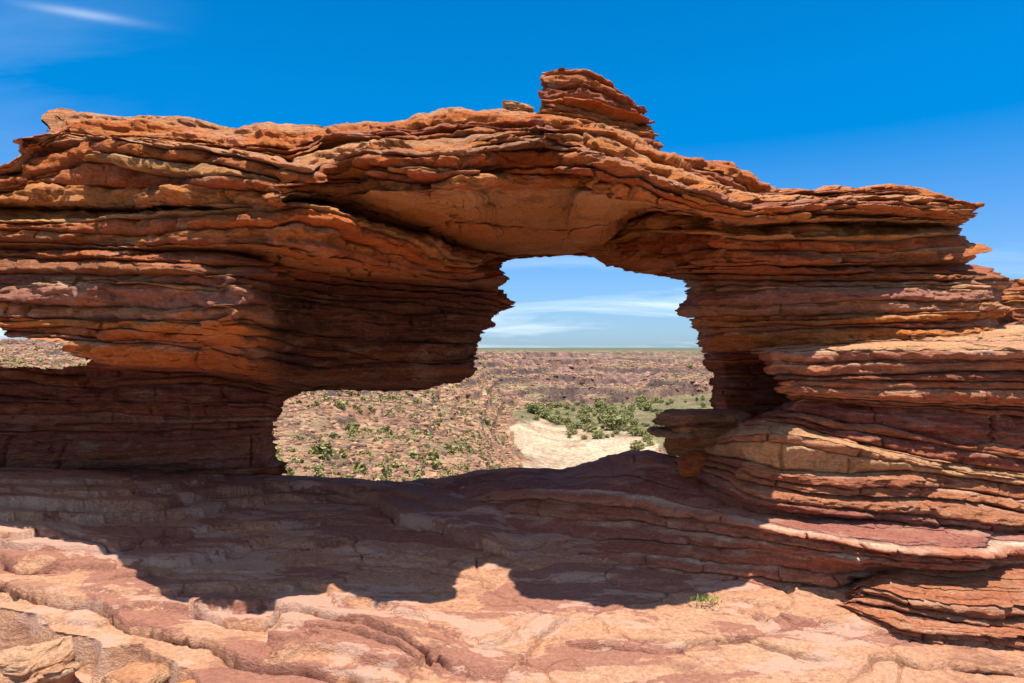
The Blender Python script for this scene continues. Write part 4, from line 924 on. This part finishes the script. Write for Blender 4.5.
def build_land():
    pxs = np.concatenate([np.linspace(-1600, -70, 60)[:-1], np.linspace(-70, 110, 150), np.linspace(110, 268, 40)[1:-1], np.linspace(268, 730, 460), np.linspace(730, 2600, 70)[1:]])
    Y = np.concatenate([np.geomspace(13, 45, 40)[:-1], np.geomspace(45, 1300, 640), np.geomspace(1300, 9000, 30)[1:]])
    yy = np.repeat(Y[:, None], len(pxs), 1); xx = (pxs[None] - 512) * yy / FPX
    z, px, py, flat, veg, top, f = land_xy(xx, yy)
    V = np.stack([xx, yy, z], -1)
    n = fbm2(xx / 14, yy / 14, 221, 4); n2 = fbm2(xx / 60, yy / 60, 223, 3)
    a = np.array([0.34, 0.20, 0.11]); b_ = np.array([0.22, 0.11, 0.06]); g = np.array([0.20, 0.165, 0.075])
    t = np.clip(.5 + .8 * n, 0, 1)[..., None]; col = a * t + b_ * (1 - t)
    fw = (sstep(480, 640, yy) * (1 - top))[..., None]; col = col * (1 - fw) + (np.array([0.25, 0.145, 0.10]) * t + np.array([0.15, 0.078, 0.06]) * (1 - t)) * fw
    gm = (np.clip(.1 + 1.0 * n2 + .3 * n, 0, .65))[..., None]; col = col * (1 - gm) + g * gm
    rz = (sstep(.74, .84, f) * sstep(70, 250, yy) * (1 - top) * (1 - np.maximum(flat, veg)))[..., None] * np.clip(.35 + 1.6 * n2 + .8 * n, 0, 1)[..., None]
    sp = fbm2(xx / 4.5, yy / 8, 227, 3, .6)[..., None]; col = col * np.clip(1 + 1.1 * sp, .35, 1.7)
    col = col * (1 - .85 * rz) + np.array([0.075, 0.042, 0.04]) * .85 * rz  # ledge shadows painted onto the bench risers as a near-black tone
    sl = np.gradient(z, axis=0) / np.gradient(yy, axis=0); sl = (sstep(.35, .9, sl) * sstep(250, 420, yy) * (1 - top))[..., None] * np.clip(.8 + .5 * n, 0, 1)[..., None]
    col = col * (1 - .8 * sl) + np.array([0.07, 0.04, 0.038]) * .8 * sl  # shade of the steep cliff faces put into their colour
    fl = flat[..., None] * np.clip(.85 + .9 * n, 0, 1)[..., None]; sand = np.array([0.50, 0.36, 0.225]) * (1 - .25 * np.clip(n2 * 2, 0, 1)[..., None]) 
    col = col * (1 - fl) + sand * fl
    v = veg[..., None]; col = col * (1 - .8 * v) + np.array([0.145, 0.13, 0.055]) * .8 * v * (1 + .5 * n[..., None])
    tp = top[..., None]; col = col * (1 - tp) + np.array([0.115, 0.12, 0.065]) * tp
    ff, _ = grid_faces(*z.shape)
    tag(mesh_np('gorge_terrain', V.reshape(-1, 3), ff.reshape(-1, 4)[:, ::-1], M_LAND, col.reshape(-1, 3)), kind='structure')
build_land()

def leaf_material(name, c1, c2):
    m, nt, b = new_mat(name); N = nt.nodes; L = nt.links
    b.inputs['Roughness'].default_value = .7
    gi = N.new('ShaderNodeNewGeometry'); tc = N.new('ShaderNodeTexCoord')
    n = N.new('ShaderNodeTexNoise'); n.inputs['Scale'].default_value = 2.5; n.inputs['Detail'].default_value = 3; L.new(tc.outputs['Object'], n.inputs['Vector'])
    ad = N.new('ShaderNodeMath'); ad.operation = 'ADD'; L.new(n.outputs['Fac'], ad.inputs[0]); L.new(gi.outputs['Random Per Island'], ad.inputs[1])
    oi = N.new('ShaderNodeObjectInfo'); ad2 = N.new('ShaderNodeMath'); ad2.operation = 'ADD'; L.new(ad.outputs[0], ad2.inputs[0]); L.new(oi.outputs['Random'], ad2.inputs[1])
    mr = N.new('ShaderNodeMapRange'); mr.inputs['From Min'].default_value = .6; mr.inputs['From Max'].default_value = 2.1; L.new(ad2.outputs[0], mr.inputs['Value'])
    mx = N.new('ShaderNodeMixRGB'); mx.inputs[1].default_value = (*c1, 1); mx.inputs[2].default_value = (*c2, 1); L.new(mr.outputs[0], mx.inputs[0]); L.new(mx.outputs[0], b.inputs['Base Color'])
    return m
M_SHRUB = leaf_material('saltbush_leaf', (0.17, 0.155, 0.05), (0.36, 0.31, 0.12))
M_TREE = leaf_material('river_gum_leaf', (0.15, 0.155, 0.045), (0.31, 0.29, 0.11))
M_BARK = new_mat('pale_bark')[0]; M_BARK.node_tree.nodes['Principled BSDF'].inputs['Base Color'].default_value = (.33, .25, .18, 1)

def leaf_cloud(n, rx, ry, rz, z0, size, seed, lobes=5):
    r = np.random.default_rng(seed)
    cen = np.stack([r.uniform(-.6, .6, lobes) * rx, r.uniform(-.6, .6, lobes) * ry, z0 + r.uniform(.15, .75, lobes) * rz], -1)
    rad = r.uniform(.35, .6, lobes)
    i = r.integers(0, lobes, n); d = r.normal(size=(n, 3)); d /= np.linalg.norm(d, axis=1, keepdims=True)
    rr = r.uniform(.45, 1, n) ** .5
    p = cen[i] + d * (rr * rad[i])[:, None] * np.array([rx, ry, rz * .7])
    p[:, 2] = np.maximum(p[:, 2], size * .4)
    a = r.normal(size=(n, 3)); a /= np.linalg.norm(a, axis=1, keepdims=True); b = np.cross(a, r.normal(size=(n, 3))); b /= np.linalg.norm(b, axis=1, keepdims=True)
    s = size * r.uniform(.6, 1.3, n)[:, None]
    V = np.stack([p - a * s - b * s * .5, p + a * s * .2 - b * s * .6, p + a * s + b * s * .3, p - a * s * .1 + b * s * .6], 1).reshape(-1, 3)
    return V, np.arange(n * 4).reshape(n, 4)

def ground_z(x, y):
    return float(land_xy(np.array([x], float), np.array([y], float))[0][0])

def rock_mesh(seed, sub=2):
    import bmesh
    bm = bmesh.new(); bmesh.ops.create_icosphere(bm, subdivisions=sub, radius=1)
    r = np.random.default_rng(seed); ax = np.array([r.uniform(.8, 1.3), r.uniform(.7, 1.1), r.uniform(.4, .75)])
    pl = [(lambda v: v / np.linalg.norm(v))(r.normal(size=3)) for _ in range(9)]; pd = r.uniform(.55, .85, 9)
    for v in bm.verts:
        c = np.array(v.co)
        for n, d in zip(pl, pd):
            q = c @ n
            if q > d: c = c - n * (q - d) * .9
        v.co = c * ax
    return bm

def scatter(n, seed, ymin, ymax, pxa, pxb, accept):
    r = np.random.default_rng(seed)
    px = r.uniform(pxa, pxb, n); Y = np.exp(r.uniform(math.log(ymin), math.log(ymax), n))
    x = (px - 512) * Y / FPX
    z, p, py, flat, veg, top, f = land_xy(x, Y)
    ok = accept(px, py, Y, flat, veg, x)
    return x[ok], Y[ok], z[ok], px[ok], py[ok]

def in_view(px, py):
    return ((px > 270) & (px < 715) & (py > 349) & (py < 492)) | ((px > -10) & (px < 96) & (py > 338) & (py < 372))

# shrubs dotted over the rubble slopes: the 290 that show largest are things, the rest one mass
def build_shrubs():
    src = []
    for k in range(6):
        V, Fq = leaf_cloud(170, .62, .62, .95, 0, .17, 400 + k, 4 + k % 3)
        me_o = mesh_np('shrub', V, Fq, M_SHRUB, smooth=False); src.append(me_o)
    x, y, z, px, py = scatter(9000, 31, 48, 900, -20, 720, lambda px, py, Y, fl, vg, x: in_view(px, py) & (fl < .3) & (vg < .5) & (fbm2(x / 25, Y / 25, 77, 3) > -.12))
    r = np.random.default_rng(32); h = r.lognormal(math.log(.72), .45, len(x)) * np.interp(y, [50, 120, 400], [.62, .95, 1.5])
    r2 = np.random.default_rng(1); keep = r2.uniform(size=len(x)) < np.interp(y, [48, 90, 200, 500], [.14, .42, .9, 1.0])
    x, y, z, px, py, h = x[keep], y[keep], z[keep], px[keep], py[keep], h[keep]
    order = np.argsort(-h / y)
    for i, q in enumerate(order[:290]):
        o = src[i] if i < 6 else link(src[int(r.integers(6))].copy())
        o.location = (x[q], y[q], z[q] - .05 * h[q]); s = h[q]
        o.scale = (s * r.uniform(.9, 1.3), s * r.uniform(.9, 1.3), s * r.uniform(.8, 1.1)); o.rotation_euler.z = r.uniform(0, 6.28)
        if px[q] < 100: tag(o, 'small olive shrub on the far stony slope seen through the narrow slit', 'shrub', 'shrubs seen through the slit')
        elif py[q] > 400: tag(o, 'olive green shrub on the near rubble slope below the rock overhang', 'shrub', 'shrubs on the near rubble slope')
        elif px[q] < 560: tag(o, 'small olive shrub on the upper rubble slope left of the dry riverbed', 'shrub', 'shrubs on the upper rubble slope')
        else: tag(o, 'small olive shrub on the far gorge wall beyond the river trees', 'shrub', 'shrubs on the far gorge wall')
    rest = order[290:2600]; VV, FF = [], []; off = 0
    for q in rest:
        V, Fq = leaf_cloud(26, .62, .62, .9, 0, .34, int(q), 3); V = V * h[q] * np.array([1.1, 1.1, 1]) + np.array([x[q], y[q], z[q]])
        VV.append(V); FF.append(Fq + off); off += len(V)
    tag(mesh_np('shrubbery', np.concatenate(VV), np.concatenate(FF), M_SHRUB, smooth=False), 'scattered low olive shrubs dotting the far gorge slopes', 'shrubbery', kind='stuff')
build_shrubs()

def build_trees():
    protos = []
    for k in range(5):
        V, Fq = leaf_cloud(520, 1.5, 1.5, 2.4, .15, .22, 500 + k, 9)
        root = bpy.data.objects.new('river_tree', None); link(root)
        mesh_np('crown', V, Fq, M_TREE, parent=root, smooth=False)
        r = np.random.default_rng(k); TV, TF = [], []; o = 0
        for b in range(4):
            ang = r.uniform(0, 6.28); tip = np.array([math.cos(ang) * (.15 + .7 * (b > 0)), math.sin(ang) * (.15 + .7 * (b > 0)), 2.0]); base = np.array([0, 0, -.3 if b == 0 else .6])
            ring = []
            for t, rad in ((0, .13 if b == 0 else .08), (.5, .08 if b == 0 else .05), (1, .025)):
                c = base + (tip - base) * t
                ring.append([c + rad * np.array([math.cos(a), math.sin(a), 0]) for a in np.arange(6) * math.pi / 3])
            TV += [p for rg in ring for p in rg]
            for i in range(2):
                for a in range(6): TF.append((o + i * 6 + a, o + i * 6 + (a + 1) % 6, o + i * 6 + 6 + (a + 1) % 6, o + i * 6 + 6 + a))
            o += 18
        mesh_np('trunk', np.array(TV), np.array(TF), M_BARK, parent=root)
        protos.append(root)
    r = np.random.default_rng(61)
    x, y, z, px, py = scatter(6000, 62, 280, 620, 520, 720, lambda px, py, Y, fl, vg, x: (px < 716) & ((vg > .5) | ((fl > .5) & (py > 422) & (py < 440) & (px > 566) & (px < 618)) | ((fl > .5) & (py > 432) & (px > 630) & (np.sin(px * 1.9) > .2))))
    n = 0
    # a belt of bright trees along the riverbed, thinner scrub behind
    d = polydist(px, py, VEG)
    pr = np.where((px < 650) & (py > 404), 1.0, .5) * np.where(d < 4, 1.3, 1)
    sel = np.nonzero(r.uniform(size=len(x)) < pr)[0][:220]
    for q in sel:
        src = protos[n % 5]
        if n < 5: root = src
        else:
            root = link(src.copy())
            for ch in src.children:
                c = ch.copy(); link(c, root)
        s = r.lognormal(math.log(1.25), .38) * (1.0 if px[q] < 650 else .75)
        root.location = (x[q], y[q], z[q] - .1); root.scale = (s * r.uniform(.8, 1.8), s * r.uniform(.8, 1.8), s * r.uniform(.8, 1.25)); root.rotation_euler.z = r.uniform(0, 6.28)
        if px[q] < 612: tag(root, 'bushy yellow green tree beside the dry sandy riverbed', 'tree', 'trees along the sandy riverbed')
        else: tag(root, 'bushy green tree on the river flat next to the right pier', 'tree', 'trees on the river flat')
        n += 1
    for k in range(n, 5): pass
build_trees()

def stone_material():
    m, nt, b = new_mat('gorge_stone'); N = nt.nodes; L = nt.links
    b.inputs['Roughness'].default_value = .95
    gi = N.new('ShaderNodeNewGeometry'); oi = N.new('ShaderNodeObjectInfo')
    ad = N.new('ShaderNodeMath'); ad.operation = 'ADD'; L.new(gi.outputs['Random Per Island'], ad.inputs[0]); L.new(oi.outputs['Random'], ad.inputs[1])
    fr = N.new('ShaderNodeMath'); fr.operation = 'FRACT'; L.new(ad.outputs[0], fr.inputs[0])
    cr = N.new('ShaderNodeValToRGB'); L.new(fr.outputs[0], cr.inputs[0])
    cr.color_ramp.elements[0].color = (.09, .05, .04, 1); cr.color_ramp.elements[1].color = (.40, .235, .135, 1)
    e = cr.color_ramp.elements.new(.5); e.color = (.29, .14, .08, 1)
    tc = N.new('ShaderNodeTexCoord'); n = N.new('ShaderNodeTexNoise'); n.inputs['Scale'].default_value = 3; n.inputs['Detail'].default_value = 6; L.new(tc.outputs['Object'], n.inputs['Vector'])
    mr = N.new('ShaderNodeMapRange'); mr.inputs['To Min'].default_value = .6; mr.inputs['To Max'].default_value = 1.4; L.new(n.outputs['Fac'], mr.inputs['Value'])
    sc = N.new('ShaderNodeVectorMath'); sc.operation = 'SCALE'; L.new(cr.outputs[0], sc.inputs[0]); L.new(mr.outputs[0], sc.inputs['Scale']); L.new(sc.outputs[0], b.inputs['Base Color'])
    return m
M_STONE = stone_material()

def build_boulders():
    src = []; raw = []
    for k in range(6):
        bm = rock_mesh(700 + k, 2); me = bpy.data.meshes.new('gorge_boulder'); bm.to_mesh(me); bm.free(); me.materials.append(M_STONE)
        src.append(link(bpy.data.objects.new('gorge_boulder', me)))
        bm = rock_mesh(700 + k, 1); raw.append((np.array([v.co[:] for v in bm.verts]), np.array([[v.index for v in f.verts] for f in bm.faces]))); bm.free()
    x, y, z, px, py = scatter(60000, 71, 46, 900, -20, 720, lambda px, py, Y, fl, vg, x: in_view(px, py) & (fl < .2) & (vg < .4))
    r = np.random.default_rng(72); h = np.minimum(r.lognormal(math.log(.20), .6, len(x)), .62) * np.interp(y, [46, 100, 300, 900], [.75, 1.15, 2.6, 6.0])
    keep = r.uniform(size=len(x)) < np.interp(y, [46, 100, 250, 900], [.25, .6, .9, .9]); x, y, z, px, py, h = [a[keep] for a in (x, y, z, px, py, h)]
    order = np.argsort(-h / y)
    for i, q in enumerate(order[:260]):
        o = src[i] if i < 6 else link(src[int(r.integers(6))].copy())
        o.location = (x[q], y[q], z[q] + .15 * h[q]); s = h[q]; o.scale = (s * r.uniform(.8, 1.4), s * r.uniform(.8, 1.4), s); o.rotation_euler.z = r.uniform(0, 6.28)
        if px[q] < 100: tag(o, 'pale angular boulder on the far slope seen through the narrow slit', 'boulder', 'boulders seen through the slit')
        elif py[q] > 400: tag(o, 'angular pinkish brown boulder among the rubble of the near slope', 'boulder', 'boulders on the near rubble slope')
        else: tag(o, 'angular brown boulder high on the gorge wall below the plateau', 'boulder', 'boulders on the gorge wall')
    VV, FF = [], []; off = 0
    for q in order[260:15000]:
        V, Fq = raw[int(q) % 6]; a = q * 1.7; c, s = math.cos(a), math.sin(a)
        W = V * np.array([1.2, 1, 1]) * h[q]; W = np.stack([W[:, 0] * c - W[:, 1] * s + x[q], W[:, 0] * s + W[:, 1] * c + y[q], W[:, 2] + z[q] + .1 * h[q]], -1)
        VV.append(W); FF.append(Fq + off); off += len(V)
    tag(mesh_np('rubble', np.concatenate(VV), np.concatenate(FF), M_STONE, smooth=False), 'loose broken stone covering the gorge slopes', 'rubble', kind='stuff')
build_boulders()
